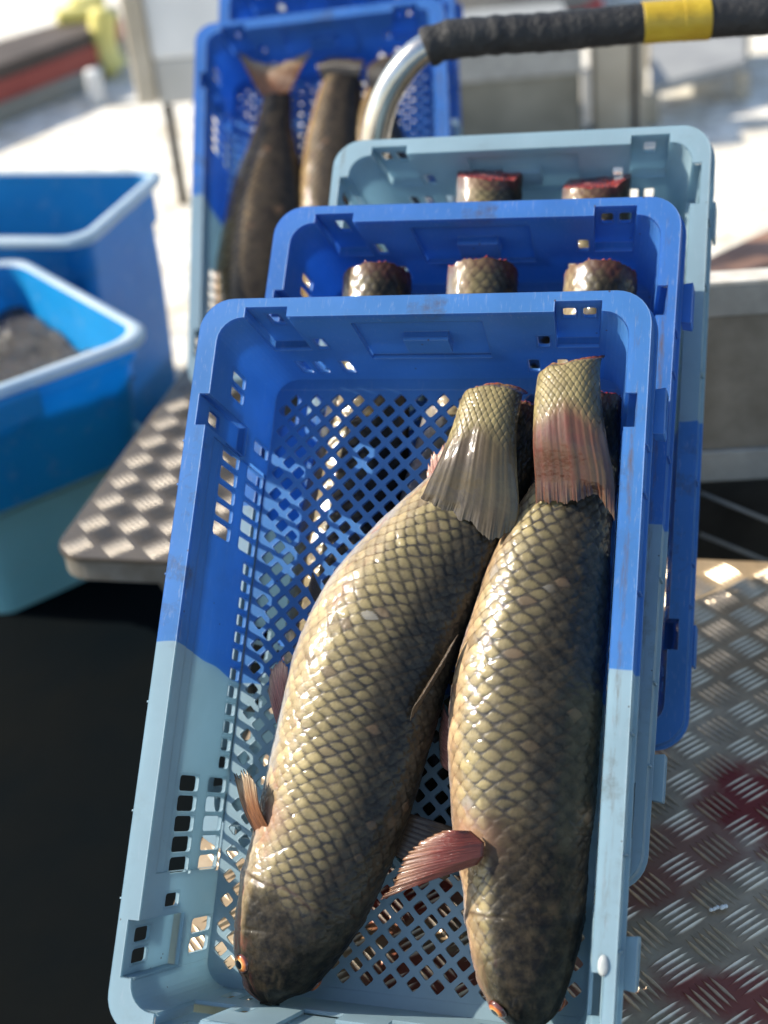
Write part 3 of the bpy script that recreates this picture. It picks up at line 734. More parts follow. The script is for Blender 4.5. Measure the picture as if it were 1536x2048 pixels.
def flap_mesh(name, rows, bulge, top_drop, ns, nr, seed, fin_from, red=0.0, lift=.012):
    """severed tail folded back over the body: scaled root above, fanned fin rays below.  rows: (y_left, xl, y_right, xr, z) from the cut to the fin edge"""
    rows = np.array(rows, float); k = np.linspace(0, 1, len(rows)); t = np.linspace(0, 1, ns)
    f = lambda c: catmull(k, rows[:, c], t)[:, None]
    v = np.linspace(-1, 1, nr)[None, :]; vv = (v + 1) / 2
    r = np.random.default_rng(seed)
    rg = r.random(nr)[None, :]; tt = t[:, None]
    x = f(1) * (1 - vv) + f(3) * vv; y = f(0) * (1 - vv) + f(2) * vv
    jag = (fbm(vv * 23, vv * 0, seed) - .5) * .005 + (fbm(vv * 4, vv * 0, seed + 8) - .5) * .018; y = y - jag * smooth(.85, 1, tt) * 1.2 + .012 * (fbm(vv * 2.2, 0 * vv, seed + 3) - .5) * smooth(.2, 0, tt)
    hwid = (f(3) - f(1)) / 2
    bl = bulge * (1 - .62 * smooth(.25, .9, tt))
    z = f(4) + hwid * bl * np.sqrt(np.clip(1 - v * v * .985, 0, 1)) - top_drop * smooth(.10, .0, tt)
    isf = smooth(fin_from - .06, fin_from + .10, tt + .05 * np.cos(v * 3.0) - .03)
    rays = np.sin(v * 38 + 3 * vnoise(v * 6, tt * 2, seed)) ; rays2 = np.sin(v * 67 + 2 * vnoise(v * 9, tt * 2, seed + 2))
    z = z + isf * (.00008 * rays + .00025 * (vnoise(v * 17 + 40, tt * 1.1, seed + 31)) + .0030 * (vnoise(v * 4 + 9, tt * 1.3, seed + 51) - .5))
    Uc = -tt * 14 + 0 * v; Vc = v * 5.2 + 0 * tt
    _, a, bb, r1, r2 = scale_fields(Uc + .4 * (fbm(Uc * .5, Vc * .5, seed) - .5), Vc + .4 * (fbm(Uc * .5, Vc * .5, seed + 5) - .5)); mm = lens(a, bb, .95, 1.05); edge = smooth(.6, 1.05, mm)
    z = z + (1 - isf) * .0008 * (np.sqrt(np.clip(1 - mm, 0, 1)) + (bb * .5))
    P = np.stack([x, y, z], -1)
    sc_ = lerp3(np.broadcast_to(C(.235, .185, .080), P.shape), C(.030, .024, .013), smooth(.35, 1.0, v + .3 * (fbm(Uc * .4, Vc * .4, seed) - .5)))
    sc_ = sc_ * (.75 + .5 * r1)[..., None]; sc_ = lerp3(sc_, C(.035, .022, .011), edge * .75)
    fn = lerp3(np.broadcast_to(C(.070, .050, .029), P.shape), C(.120, .088, .042), smooth(-.2, .8, v + .5 * (vnoise(v * 5, tt * 1.5, seed + 11) - .5)))
    fn = lerp3(fn, C(.19, .045, .035), red * (.45 + .55 * vnoise(v * 8, tt * 1.5, seed + 12)))
    fn = lerp3(fn, C(.020, .013, .008), .45 * smooth(-.2, .7, rays * .08 + rays2 * .12 + 1.1 * (vnoise(v * 17 + 40, tt * 1.1, seed + 31) - .42))); fn = fn * (1 - .35 * smooth(.5, 1, tt))[..., None]
    col = lerp3(sc_, fn, isf)
    blood = smooth(.08, .0, tt + .09 * (fbm(v * 6, tt * 3, seed + 4) - .3)); col = lerp3(col, C(.22, .02, .018), blood * .75)
    me = grid_mesh(name, P, np.clip(col, 0, 1), closed=False); me.materials.append(M_fish)
    return me
FL = -CH + .003
def carp_root(k, label, loc=None):
    M = CM[k].copy()
    return M

# --- the two whole carp in the front crate
F1 = [(-.2815, -.089, .008), (-.272, -.089, .023), (-.255, -.086, .036), (-.235, -.081, .0445), (-.203, -.072, .0535), (-.162, -.060, .0595), (-.128, -.052, .0625), (-.077, -.043, .066), (-.034, -.036, .068), (.01, -.027, .068), (.046, -.014, .066), (.074, .001, .0615), (.111, .024, .054), (.148, .046, .045), (.185, .063, .035), (.215, .073, .030), (.238, .078, .029)]
def bk_std(s): return .63 + .20 * smooth(.25, .0, s) + .10 * smooth(.75, 1, s)
carp1 = empty('carp', 'left whole carp in the front crate, belly to the left with orange pectoral fin', 'fish', CM[1], 'carp in the crates')
zc1 = lambda s: FL + .0445 - .004 * smooth(.2, 0, s) - .012 * smooth(.75, 1, s)
me, P1, s1 = body_mesh('body', F1, zc1, bk_std, 640, 320, seed=3, head=.175, nsc=27, pu=.0130, roll=R(13), shade_cap=(.30, .125), finbase=(-.150, R(40)))
b1 = link('body', me, carp1); cap(P1, -1, 'cut_stump', M_flesh, b1); cap(P1, 0, 'snout', M_fish, b1)
def on_body(P, y, th):
    ns, nr, _ = P.shape; ring = np.argmin(np.abs(P[:, :, 1].mean(1) - y)); j = int(round(th / (2 * np.pi) * nr)) % nr
    p = P[ring, j]; c = P[ring].mean(0); n = np.cross(P[ring, (j + 3) % nr] - P[ring, j - 3], P[min(ring + 3, ns - 1), j] - P[ring - 3, j]); n = n / np.linalg.norm(n)
    if np.dot(n, p - c) < 0: n = -n
    return p, n
p, n = on_body(P1, -.257, R(52)); eye(b1, p - n * .0012, n, .0082)
p, n = on_body(P1, -.257, R(205)); eye(b1, p - n * .0012, n)
fin('pectoral_fin', M_fin_orange, [(-.103, -.156, -.050), (-.096, -.150, -.044), (-.092, -.146, -.040)], [(-.135, -.101, -.044), (-.126, -.096, -.036), (-.117, -.096, -.030), (-.108, -.106, -.026)], carp1, .004, seed=4, serr=.2, nu=18, nv=50)
fin('pectoral_fin', M_fin_brown, [(-.010, -.150, -.078), (.004, -.118, -.082)], [(.048, -.172, -.090), (.055, -.150, -.088), (.052, -.128, -.090)], carp1, .003, seed=5)
fin('pelvic_fin', M_fin_pink, [(-.104, -.066, -.070), (-.100, -.040, -.066)], [(-.121, -.026, -.068), (-.118, -.008, -.060), (-.107, .000, -.054), (-.100, -.006, -.054)], carp1, .003, seed=6)
fin('pelvic_fin', M_fin_brown, [(-.088, .052, -.080), (-.082, .060, -.080)], [(-.101, .070, -.085), (-.098, .084, -.083)], carp1, .001, seed=7)
fin('dorsal_fin', M_fin_brown, [(.018, -.048, -.036), (.040, .000, -.045)], [(.028, -.030, -.026), (.046, .010, -.034), (.052, .026, -.036)], carp1, .002, seed=8)
fin('anal_fin', M_fin_pink, [(.006, .140, -.066), (.030, .165, -.060)], [(.003, .160, -.064), (.008, .190, -.058), (.019, .200, -.054), (.028, .190, -.054)], carp1, .002, seed=9, serr=.2)
link('tail_fin', flap_mesh('tail_fin', [(.247, .041, .243, .091, -.040), (.225, .037, .222, .090, -.034), (.200, .032, .197, .089, -.032), (.172, .024, .165, .092, -.030), (.152, .013, .137, .094, -.038), (.134, .004, .110, .091, -.047)], .62, .016, 240, 200, 21, .40), carp1)

F2 = [(-.277, .124, .009), (-.268, .1235, .022), (-.25, .122, .033), (-.232, .120, .0395), (-.207, .1185, .0455), (-.169, .116, .050), (-.131, .111, .0555), (-.091, .109, .0595), (-.046, .1068, .062), (0, .1078, .0615), (.043, .1130, .0570), (.091, .1195, .0505), (.123, .126, .0430), (.172, .137, .033), (.215, .141, .028), (.245, .142, .026)]
carp2 = empty('carp', 'right whole carp in the front crate against the right wall, red pectoral fin spread left', 'fish', CM[1], 'carp in the crates')
zc2 = lambda s: FL + .0455 - .002 * smooth(.2, 0, s) - .008 * smooth(.75, 1, s)
bk2 = lambda s: .72 + .16 * smooth(.25, .0, s) + .12 * smooth(.75, 1, s)
me, P2, s2 = body_mesh('body', F2, zc2, bk2, 620, 300, seed=31, head=.17, nsc=21, pu=.0146, warm=.85, roll=R(27), shade_cap=(.54, .28), finbase=(-.142, R(45)))
b2 = link('body', me, carp2); cap(P2, -1, 'cut_stump', M_flesh, b2); cap(P2, 0, 'snout', M_fish, b2)
p, n = on_body(P2, -.262, R(50)); eye(b2, p - n * .0008, n, .0088)
p, n = on_body(P2, -.258, R(205)); eye(b2, p - n * .0012, n)
fin('pectoral_fin', M_fin_red, [(.085, -.157, -.026), (.090, -.150, -.024), (.090, -.140, -.024), (.078, -.132, -.026)], [(.008, -.191, -.030), (.016, -.182, -.024), (.022, -.170, -.020), (.028, -.156, -.018), (.040, -.143, -.020), (.056, -.134, -.022)], carp2, .007, nv=80, nu=24, seed=11, serr=.09, ray=.00012)
fin('pelvic_fin', M_fin_pink, [(.048, -.085, -.075), (.046, -.045, -.070)], [(.033, -.075, -.088), (.030, -.050, -.086), (.032, -.025, -.084)], carp2, .002, seed=12)
fin('anal_fin', M_fin_brown, [(.100, .120, -.070), (.112, .150, -.066)], [(.085, .165, -.080), (.096, .190, -.076)], carp2, .002, seed=14)
link('tail_fin', flap_mesh('tail_fin', [(.252, .105, .271, .158, -.026), (.234, .105, .246, .158, -.020), (.216, .105, .215, .162, -.018), (.188, .106, .184, .168, -.018), (.166, .107, .160, .173, -.028), (.146, .108, .136, .174, -.041)], .66, .014, 240, 200, 44, .42, red=.75), carp2)

# --- shared carp bodies (lower resolution) for the crates behind
GEN = [(-.275, .0, .008), (-.262, .0, .023), (-.24, 0, .036), (-.21, 0, .046), (-.17, -.001, .053), (-.12, -.003, .057), (-.06, -.004, .058), (0, -.003, .056), (.06, 0, .051), (.12, .003, .044), (.17, .004, .038), (.22, .002, .035), (.265, .0, .0345)]
zg = lambda s: FL + .040
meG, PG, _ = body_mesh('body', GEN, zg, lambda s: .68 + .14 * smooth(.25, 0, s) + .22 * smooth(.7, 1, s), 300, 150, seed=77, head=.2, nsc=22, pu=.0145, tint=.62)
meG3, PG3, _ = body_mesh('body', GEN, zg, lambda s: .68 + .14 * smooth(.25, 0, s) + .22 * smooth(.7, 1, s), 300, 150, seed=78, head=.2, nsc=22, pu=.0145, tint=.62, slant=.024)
def gen_carp(k, x, dy, rot, label, tail=False, bend=0, z=0, sx=0):
    M = CM[k] @ Matrix.Translation((x, dy, z)) @ Matrix.Rotation(R(rot), 4, 'Z') @ Matrix.Translation((0, 0, -.07)) @ Matrix.Rotation(R(sx), 4, 'Y') @ Matrix.Translation((0, 0, .07))
    c = empty('carp', label, 'fish', M, 'carp in the crates'); return c
stub_labels = {(2, 0): 'cut carp stub at the left in the middle leaning crate, blood speckled', (2, 1): 'cut carp stub in the centre of the middle leaning crate', (2, 2): 'paler cut carp stub at the right of the middle leaning crate near its mesh',
 (3, 0): 'cut carp with red round cross-section, left one in the pale topped crate', (3, 1): 'cut carp with red flesh, right one in the pale topped crate'}
first = None
for k, xs in ((2, [(-.100, -.004, 1.5), (.004, -.002, 0), (.107, -.009, -3)]), (3, [(-.030, .022, 1), (.075, .012, -1)])):
    for i, (x, dy, rot) in enumerate(xs):
        c = gen_carp(k, x, dy, rot, stub_labels[(k, i)], z=.012 + .004 * i if k == 2 else (.034, .026)[i], sx=(-14, 10, -22)[i] if k == 2 else (10, -6)[i])
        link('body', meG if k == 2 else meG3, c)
        if first is None:
            first = [cap(PG, -1, 'cut_end', M_flesh, c), cap(PG, 0, 'snout', M_fish, c)]
            first.append(fin('pectoral_fin', M_fin_red, [(-.045, -.165, -.06), (-.044, -.15, -.055)], [(-.07, -.14, -.075), (-.066, -.115, -.07), (-.055, -.105, -.065)], c, .004, seed=15))
            pp, nn = on_body(PG, -.25, R(45)); first.append(eye(c, pp - nn * .001, nn))
        else:
            for o in first:
                if k == 3 and o.name.startswith('cut_end'):
                    if i == 0: cut3 = cap(PG3, -1, 'cut_end', M_flesh, c); continue
                    o = cut3
                q = o.copy(); COL.objects.link(q); q.parent = c
# --- far crate: three carp with tails up
def tailed(name, label, st, tl, seed, roll=0, dark=True):
    c = empty('carp', label, 'fish', CM[4], 'carp in the crates')
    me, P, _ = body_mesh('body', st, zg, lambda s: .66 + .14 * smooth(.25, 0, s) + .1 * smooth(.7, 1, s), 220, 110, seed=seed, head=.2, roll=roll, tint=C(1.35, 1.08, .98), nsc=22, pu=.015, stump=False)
    link('body', me, c); cap(P, 0, 'snout', M_fish, c); cap(P, -1, 'tail_root', M_fish, c)
    pp, nn = on_body(P, st[0][0] + .03, R(50)); eye(c, pp - nn * .001, nn)
    if tl: fin('tail_fin', M_fin_orange if seed == 90 else M_fin_brown, tl[0], tl[1], c, .004, seed=seed, serr=.1, nv=60)
    return c
tailed('a', 'left dark carp with a forked orange tail fin in the blurred back crate', [(-.27, -.115, .010), (-.24, -.118, .034), (-.19, -.120, .052), (-.12, -.112, .068), (-.05, -.103, .069), (.02, -.097, .062), (.08, -.093, .050), (.13, -.090, .036), (.17, -.086, .027), (.20, -.083, .024), (.215, -.082, .023)],
       ([(-.106, .205, -.055), (-.058, .205, -.055)], [(-.145, .292, -.045), (-.115, .268, -.045), (-.080, .255, -.045), (-.050, .262, -.045), (-.018, .275, -.045)]), 90, roll=R(40))
tailed('b', 'middle dark carp with a short blunt tail in the blurred back crate', [(-.27, .005, .010), (-.24, .004, .032), (-.18, .010, .050), (-.10, .010, .058), (0, .008, .056), (.08, .010, .050), (.14, .014, .044), (.19, .020, .036), (.225, .026, .032)], ([(-.004, .222, -.058), (.056, .220, -.058)], [(-.014, .252, -.048), (.012, .258, -.046), (.040, .254, -.046), (.066, .246, -.048)]), 91, roll=R(50))
tailed('c', 'right carp lying aslant in the blurred back crate behind the steel tube', [(-.26, .118, .010), (-.23, .117, .030), (-.17, .115, .042), (-.09, .112, .045), (0, .100, .050), (.08, .085, .046), (.14, .080, .036), (.18, .086, .028), (.20, .090, .025)],
       ([(.070, .192, -.055), (.115, .188, -.055)], [(.070, .232, -.045), (.100, .252, -.045), (.132, .250, -.045), (.150, .225, -.045)]), 92, roll=R(40))

# ------------------------------------------------------------------ hand trolley
M_steel = simple('brushed steel tube', (0.42, 0.40, 0.36), (0.60, 0.58, 0.54), 20, 0.22, 1.0, 0.08)
M_grip = simple('black foam grip', (0.012, 0.012, 0.013), (0.030, 0.029, 0.028), 35, 0.6, 0, 0.9, 0.004, spec=0.35)
M_tape = simple('yellow tape', (0.40, 0.25, 0.012), (0.52, 0.36, 0.025), 30, 0.45, 0, 0.5, 0.002)
YT = 1.74
hp = [aty(x, y, YT) for x, y in ((748, 300), (757, 240), (776, 185), (806, 137), (845, 100), (890, 82), (960, 73), (1100, 64), (1300, 45), (1536, 30))]
trl = empty('hand_trolley', 'steel tube trolley handle with black foam grip and yellow tape behind the leaning crates', 'trolley')
def interp_path(pts, n):
    pts = np.array(pts); d = np.concatenate([[0], np.cumsum(np.linalg.norm(np.diff(pts, axis=0), axis=1))]); t = np.linspace(0, d[-1], n)
    return np.stack([catmull(d, pts[:, k], t) for k in range(3)], -1)
x0 = hp[0][0]
xr = 0.62
full = [np.array([x0 - .012, YT - .02, PLATE + .004]), np.array([x0 - .006, YT - .01, .6])] + hp + [np.array([.52, YT, hp[-1][2] - .004]), np.array([.585, YT, hp[-1][2] - .02]), np.array([xr, YT, hp[-1][2] - .07]), np.array([xr + .006, YT - .01, .6]), np.array([xr + .012, YT - .02, .012])]
pth = interp_path(full, 160)
tube(pth, .0172, 20).obj('frame_tube', M_steel, trl, smooth=True)
# grip follows the bend
ig = [i for i, p in enumerate(pth) if p[0] > aty(838, 105, YT)[0] and p[2] > .85]
gp = interp_path(pth[ig[0]:ig[-1] - 6], 150)
rn = rng.standard_normal(200)
grip = tube(gp, lambda i: .0226 + .0009 * math.sin(i * .9) * math.exp(-i / 40) + .0003 * rn[i % 200], 24).obj('foam_grip', M_grip, trl, smooth=True)
xa, xb = aty(1284, 50, YT)[0], aty(1418, 42, YT)[0]
tp = [p for p in interp_path(gp, 900) if xa < p[0] < xb]
tube(tp, lambda i: .0238 + .00012 * math.sin(i * .12) + (.0005 if i > len(tp) * .6 else 0), 24).obj('tape_band', M_tape, grip, smooth=True)
mb = MB(); mb.box((x0 - .03, YT - .03, PLATE + .0022), (.30, YT + .22, PLATE + .012)); mb.obj('toe_plate', M_steel, trl, bevel=.002)

# ------------------------------------------------------------------ tubs
def plastic(name, c1, c2, rough=.42, trans=.45):
    m, t, b, out = new_mat(name); co = objco(t); n1 = noise(t, co, 5, 6)
    col = ramp(t, n1, [(0.3, c1), (0.7, c2)])
    col = mixc(t, math_(t, 'MULTIPLY', ramp(t, noise(t, co, 30, 6, .7), [(.55, (0, 0, 0)), (.75, (1, 1, 1))]), .25), col, (.45, .52, .55))
    t.links.new(col, b.inputs['Base Color']); b.inputs['Roughness'].default_value = rough
    bump(t, b, noise(t, co, 60, 5), .15, .002)
    tr = t.nodes.new('ShaderNodeBsdfTranslucent'); t.links.new(col, tr.inputs[0])
    ms = nd(t, 'ShaderNodeMixShader', Fac=trans); t.links.new(b.outputs[0], ms.inputs[1]); t.links.new(tr.outputs[0], ms.inputs[2]); t.links.new(ms.outputs[0], out.inputs[0]); return m
M_tub = plastic('blue tub plastic', (0.008, 0.30, 0.64), (0.014, 0.36, 0.72))
M_tub2 = plastic('deep blue tub plastic', (0.010, 0.22, 0.50), (0.016, 0.28, 0.58))
M_teal = plastic('teal bin plastic', (0.26, 0.56, 0.62), (0.32, 0.62, 0.68))
M_rim = plastic('rim with painted sunlight', (0.45, 0.60, 0.70), (0.70, 0.78, 0.82))  # pale colour paints in the sun grazing the tub rims
def tub(name, label, corner, d2, L2, L1, z0, z1, mat, rimmat, draft=.03, rr=.06, wall=.006, rimw=.015, handle=False):
    """corner: the tub's right-hand rim corner; d2: direction of the near side leading away from it, d1 = its perpendicular going back"""
    d2 = Vector((d2[0], d2[1], 0)).normalized(); d1 = Vector((-d2.y, d2.x, 0))
    if d1.y < 0: d1 = -d1
    c = Vector((corner[0], corner[1], 0)) + d2 * L2 / 2 + d1 * L1 / 2
    M = Matrix(((-d2.x, d1.x, 0, c.x), (-d2.y, d1.y, 0, c.y), (0, 0, 1, z0), (0, 0, 0, 1)))
    t = empty(name, label, 'tub', M)
    h = z1 - z0; hx, hy = L2 / 2 - rimw, L1 / 2 - rimw
    rg = lambda ox, z, r: [(x, y, z) for x, y in rrect(0, 0, hx + ox, hy + ox, r, 8)]
    mb = MB()
    mb.loft([rg(-draft, 0, rr * .7), rg(-draft * .5, h * .5, rr * .85), rg(-.008, h * .80, rr), rg(0, h * .802, rr), rg(0, h - .003, rr), rg(-wall, h - .003, rr), rg(-wall - .004, h * .8, rr), rg(-draft - wall, wall, rr * .7)], True, True, False)
    n = len(rg(0, 0, rr)); mb.f.append(tuple(range(len(mb.v) - n, len(mb.v))))
    mb.obj('body', mat, t, smooth=False, bevel=.002)
    mb = MB(); mb.loft([rg(0, h - .014, rr), rg(rimw - .002, h - .016, rr), rg(rimw, h - .004, rr), rg(rimw * .6, h + .001, rr), rg(-wall, h, rr), rg(-wall, h - .0035, rr)]); mb.obj('rim', rimmat, t, smooth=True)
    if handle:
        for s in handle:
            mb = MB(); mb.box((s - .085, -hy - rimw - .012, h - .062), (s + .085, -hy + .002, h - .0145)); mb.obj('handle_lug', mat, t, bevel=.006)
    return t, M, (hx, hy, h)
c1 = atz(318, 664, .44)
tub1, Mt, (hx, hy, hh) = tub('fish_tub', 'bright blue open tub holding dark wet fish, stacked on a teal bin', c1, (-.79, -.61), .40, .52, .222, .44, M_tub, M_rim, handle=(-.10,))
M_catch = simple('dark wet fish mass', (0.010, 0.010, 0.011), (0.075, 0.065, 0.055), 22, 0.25, 0, 1.0, 0.02)
mb = MB(); NN = 40
gx = np.linspace(-hx + .022, hx - .022, NN); gy = np.linspace(-hy + .022, hy - .022, NN)
Zc = .13 + .05 * np.array([[fbm(np.array(x * 9 + 5), np.array(y * 9 + 5), 3) + .8 * fbm(np.array(x * 40), np.array(y * 40), 6) * .4 - .6 for y in gy] for x in gx])
mb.add([(gx[i], gy[j], float(Zc[i, j])) for i in range(NN) for j in range(NN)], [(i * NN + j, (i + 1) * NN + j, (i + 1) * NN + j + 1, i * NN + j + 1) for i in range(NN - 1) for j in range(NN - 1)])
o = mb.obj('fish_mass', M_catch, None, smooth=True); o.matrix_world = Mt
tag(o, 'dark speckled heap of wet fish inside the bright blue tub', 'fish heap', kind='stuff')
tub('bin', 'teal plastic bin standing on the dark ground beneath the bright blue tub', (c1[0] - .03, c1[1] + .05), (-.79, -.61), .38, .44, .006, .2205, M_teal, M_teal, draft=.025, rr=.05)
c2 = atz(338, 338, .46)
g0 = atz(172, 482, .46)
tub('tall_tub', 'tall deep blue tub with a pale rim behind the bright blue tub', g0, (-.965, .25), .62, float(np.linalg.norm(c2 - g0)), .006, .46, M_tub2, M_rim, draft=.02, rr=.045, rimw=.016)

# ------------------------------------------------------------------ side board on the right
YB = 1.62
zt, z1_, z2_, z3_ = [aty(1450, y, YB)[2] for y in (552, 622, 886, 946)]
M_board = simple('stained grey boarding', (0.15, 0.13, 0.10), (0.24, 0.215, 0.175), 24, 0.75, 0, 0.4, 0.002)
M_rail = simple('worn pale rail', (0.27, 0.27, 0.25), (0.38, 0.375, 0.35), 30, 0.55, 0.2, 0.3)
M_pale = simple('pale strip and sunlit rail top', (0.5, 0.45, 0.38), (0.66, 0.62, 0.55), 40, 0.6, 0, 0.4)
Mb = Matrix.Translation((0, YB, 0)) @ Matrix.Rotation(R(-2.5), 4, 'Z')
sb = empty('side_board', 'stained grey trailer side board with pale rails at the right of the crates', 'board', Mb)
mb = MB(); mb.box((.20, 0, z2_ + .0005), (1.3, .028, z1_ - .0005)); mb.obj('panel', M_board, sb, bevel=.001)
mb = MB(); mb.box((.20, -.002, z1_), (1.3, .030, zt - .006)); mb.obj('top_rail', M_rail, sb, bevel=.002)
mb = MB(); mb.box((.20, -.003, zt - .0058), (1.3, .032, zt)); mb.obj('rail_cap', M_pale, sb, bevel=.001)  # sunlight on the top edge put into the cap's pale colour
mb = MB(); mb.box((.20, -.006, z3_), (1.3, .034, z2_)); mb.obj('bottom_rail', M_rail, sb, bevel=.002)
for x in (.24, 1.22):
    mb = MB(); mb.box((x, .0345, .006), (x + .04, .07, z1_)); mb.obj('post', M_alu, sb, bevel=.002)
M_darkmetal = simple('dark metal and gap shade', (0.018, 0.017, 0.015), (0.045, 0.042, 0.036), 20, 0.6, 0.2, 0.3)
mb = MB(); mb.box((.20, .09, .006), (1.3, .11, z3_ + .05)); mb.obj('shade_panel', M_darkmetal, sb)  # dark panel stands in for the shade in the gap under the board
for (pa, pb) in (((1400, 985), (1600, 1068)), ((1400, 1068), (1600, 1150))):
    q = Mb.inverted(); A = q @ Vector(aty(*pa, YB + .045)); Bq = q @ Vector(aty(*pb, YB + .045)); tube([A, Bq], .0028, 8).obj('stay_rod', M_rail, sb, smooth=True)

# ------------------------------------------------------------------ background things
M_greybox = simple('weathered grey cabinet', (0.16, 0.15, 0.115), (0.25, 0.235, 0.185), 7, 0.8, 0, 0.4)
M_white = simple('white painted panel', (0.62, 0.62, 0.60), (0.78, 0.77, 0.74), 6, 0.6, 0, 0.1)
M_beige = simple('beige edge', (0.40, 0.34, 0.25), (0.50, 0.44, 0.34), 10, 0.7, 0, 0.2)
def zbox(name, label, cat, parts):
    t = empty(name, label, cat)
    for nm, lo, hi, m, bv in parts:
        mb = MB(); mb.box(lo, hi); mb.obj(nm, m, t, bevel=bv)
    return t
Yc = 4.2
cl, cr = aty(900, 200, Yc), aty(1163, 200, Yc)
ctop = aty(1000, 95, Yc)[2]; cmid = aty(1000, 160, Yc)[2]
zbox('grey_cabinet', 'weathered grey cabinet behind the pale topped crate under the trolley grip', 'cabinet',
     [('body', (cl[0] - .1, Yc, .005), (cr[0], Yc + .5, cmid), M_greybox, .006), ('top_panel', (cl[0] - .105, Yc - .012, cmid + .0005), (cr[0] + .004, Yc + .51, ctop), M_rail, .006),
      ('pale_strip', (aty(1163, 200, Yc)[0] + .0045, Yc - .02, aty(1160, 245, Yc)[2]), (aty(1180, 200, Yc)[0], Yc + .02, aty(1160, 140, Yc)[2]), M_pale, .002)])
Yp = 4.3
zp_ = aty(1225, 62, 4.3)[2]
pl_, pr_ = aty(1188, 150, Yp)[0], aty(1262, 150, Yp)[0]
zbox('beige_post', 'broad beige post with a dark groove right of the grey cabinet', 'post', [('post', (pl_, Yp, .005), (pr_, Yp + .12, zp_), M_beige, .004), ('groove', (pr_ + .0005, Yp + .01, .005), (pr_ + .022, Yp + .11, zp_), M_darkmetal, .002), ('outer_strip', (pr_ + .0225, Yp + .005, .005), (pr_ + .045, Yp + .115, zp_), M_beige, .002)])
# grey low table top in the distance on the right
gz = .12
q0, q1, q2, q3 = [atz(x, y, gz) for x, y in ((1300, 172), (1490, 122), (1490, 40), (1300, 60))]
t = empty('low_table', 'low grey table on the bright ground at the top right', 'table')
mb = MB(); mb.add([tuple(q0), tuple(q1), tuple(q2), tuple(q3)] + [(p_[0], p_[1], gz - .03) for p_ in (q0, q1, q2, q3)], [(0, 1, 2, 3), (7, 6, 5, 4), (0, 4, 5, 1), (1, 5, 6, 2), (2, 6, 7, 3), (3, 7, 4, 0)])
mb.obj('table_top', simple('grey table top', (.20, .20, .20), (.30, .30, .29), 5, .7, 0, .2), t)
for p_ in (q0, q1, q2, q3):
    mb = MB(); cx_, cy_ = p_[0] * .96 + .04 * (q0[0] + q2[0]) / 2, p_[1] * .96 + .04 * (q0[1] + q2[1]) / 2
    mb.box((cx_ - .02, cy_ - .02, .003), (cx_ + .02, cy_ + .02, gz - .0302)); mb.obj('leg', M_beige, t)
# brown plank + green-grey sack behind the board
A, Bq = Vector(aty(1395, 560, 2.35)), Vector(aty(1580, 470, 2.55))
t = empty('wooden_plank', 'reddish brown wooden plank leaning behind the grey side board', 'plank')
d = (Bq - A).normalized(); mb = MB(); A2 = A - d * .25; n_ = Vector((0, 0, 1)); 
sd = d.cross(n_).normalized()
vv_ = []
for p_ in (A2, Bq + d * .4):
    for s_, h_ in ((-.05, -.04), (.05, -.04), (.05, 0), (-.05, 0)): vv_.append(p_ + sd * s_ + n_ * h_)
mb.add(vv_, [(0, 1, 2, 3), (7, 6, 5, 4), (0, 4, 5, 1), (1, 5, 6, 2), (2, 6, 7, 3), (3, 7, 4, 0)]); mb.obj('board', simple('brown wood', (.20, .10, .06), (.32, .18, .12), 12, .7, 0, .3), t, bevel=.003)
zb_ = min(p_.z for p_ in vv_)
for p_ in (A2, Bq + d * .35):
    mb = MB(); mb.box((p_.x - .03, p_.y - .02, .005), (p_.x + .03, p_.y + .02, p_.z - .042)); mb.obj('trestle', simple('olive board', (.13, .12, .08), (.19, .18, .12), 9, .8), t)
mb = MB(); mb.add([(A.x, A.y + .03, .005), (Bq.x, Bq.y + .03, .005), (Bq.x, Bq.y + .03, Bq.z - .043), (A.x, A.y + .03, A.z - .043), (A.x, A.y + .05, .005), (Bq.x, Bq.y + .05, .005), (Bq.x, Bq.y + .05, Bq.z - .043), (A.x, A.y + .05, A.z - .043)], [(0, 1, 2, 3), (7, 6, 5, 4), (0, 4, 5, 1), (1, 5, 6, 2), (2, 6, 7, 3), (3, 7, 4, 0)])
mb.obj('olive_side', simple('olive side board', (.15, .14, .09), (.20, .19, .13), 9, .8), t)
# white container on a thin dark leg, top left
Yw = 4.0
wl, wm, wr = aty(300, 210, Yw)[0], aty(318, 210, Yw)[0], aty(440, 225, Yw)[0]
zb = aty(318, 212, Yw)[2]; zk = aty(330, 120, Yw)[2]; ztop = aty(330, -40, Yw)[2]
t = empty('white_container', 'white insulated container with a beige edge raised on thin dark legs at the top left', 'container')
mb = MB(); mb.box((wm, Yw, zk), (wr + .25, Yw + .6, ztop)); mb.obj('white_panel', M_white, t, bevel=.01)
mb = MB(); mb.box((wm + .001, Yw + .004, zb), (wr + .25, Yw + .6, zk - .0005)); mb.obj('lower_panel', simple('grey lower panel', (.42, .41, .37), (.52, .50, .46), 6, .7), t, bevel=.006)  # lower panel in a greyer tone
wl2 = aty(258, 100, Yw)[0]
mb = MB(); mb.box((wl2, Yw - .02, zb + .01), (wm - .0005, Yw + .62, ztop)); mb.obj('edge_post', M_beige, t, bevel=.008)
for x, y in ((wm + .02, Yw + .02), (wr + .2, Yw + .02), (wm + .02, Yw + .56), (wr + .2, Yw + .56)):
    tube([(x, y, zb), (x, y, .002)], .014, 10).obj('leg', M_darkmetal, t, smooth=True)
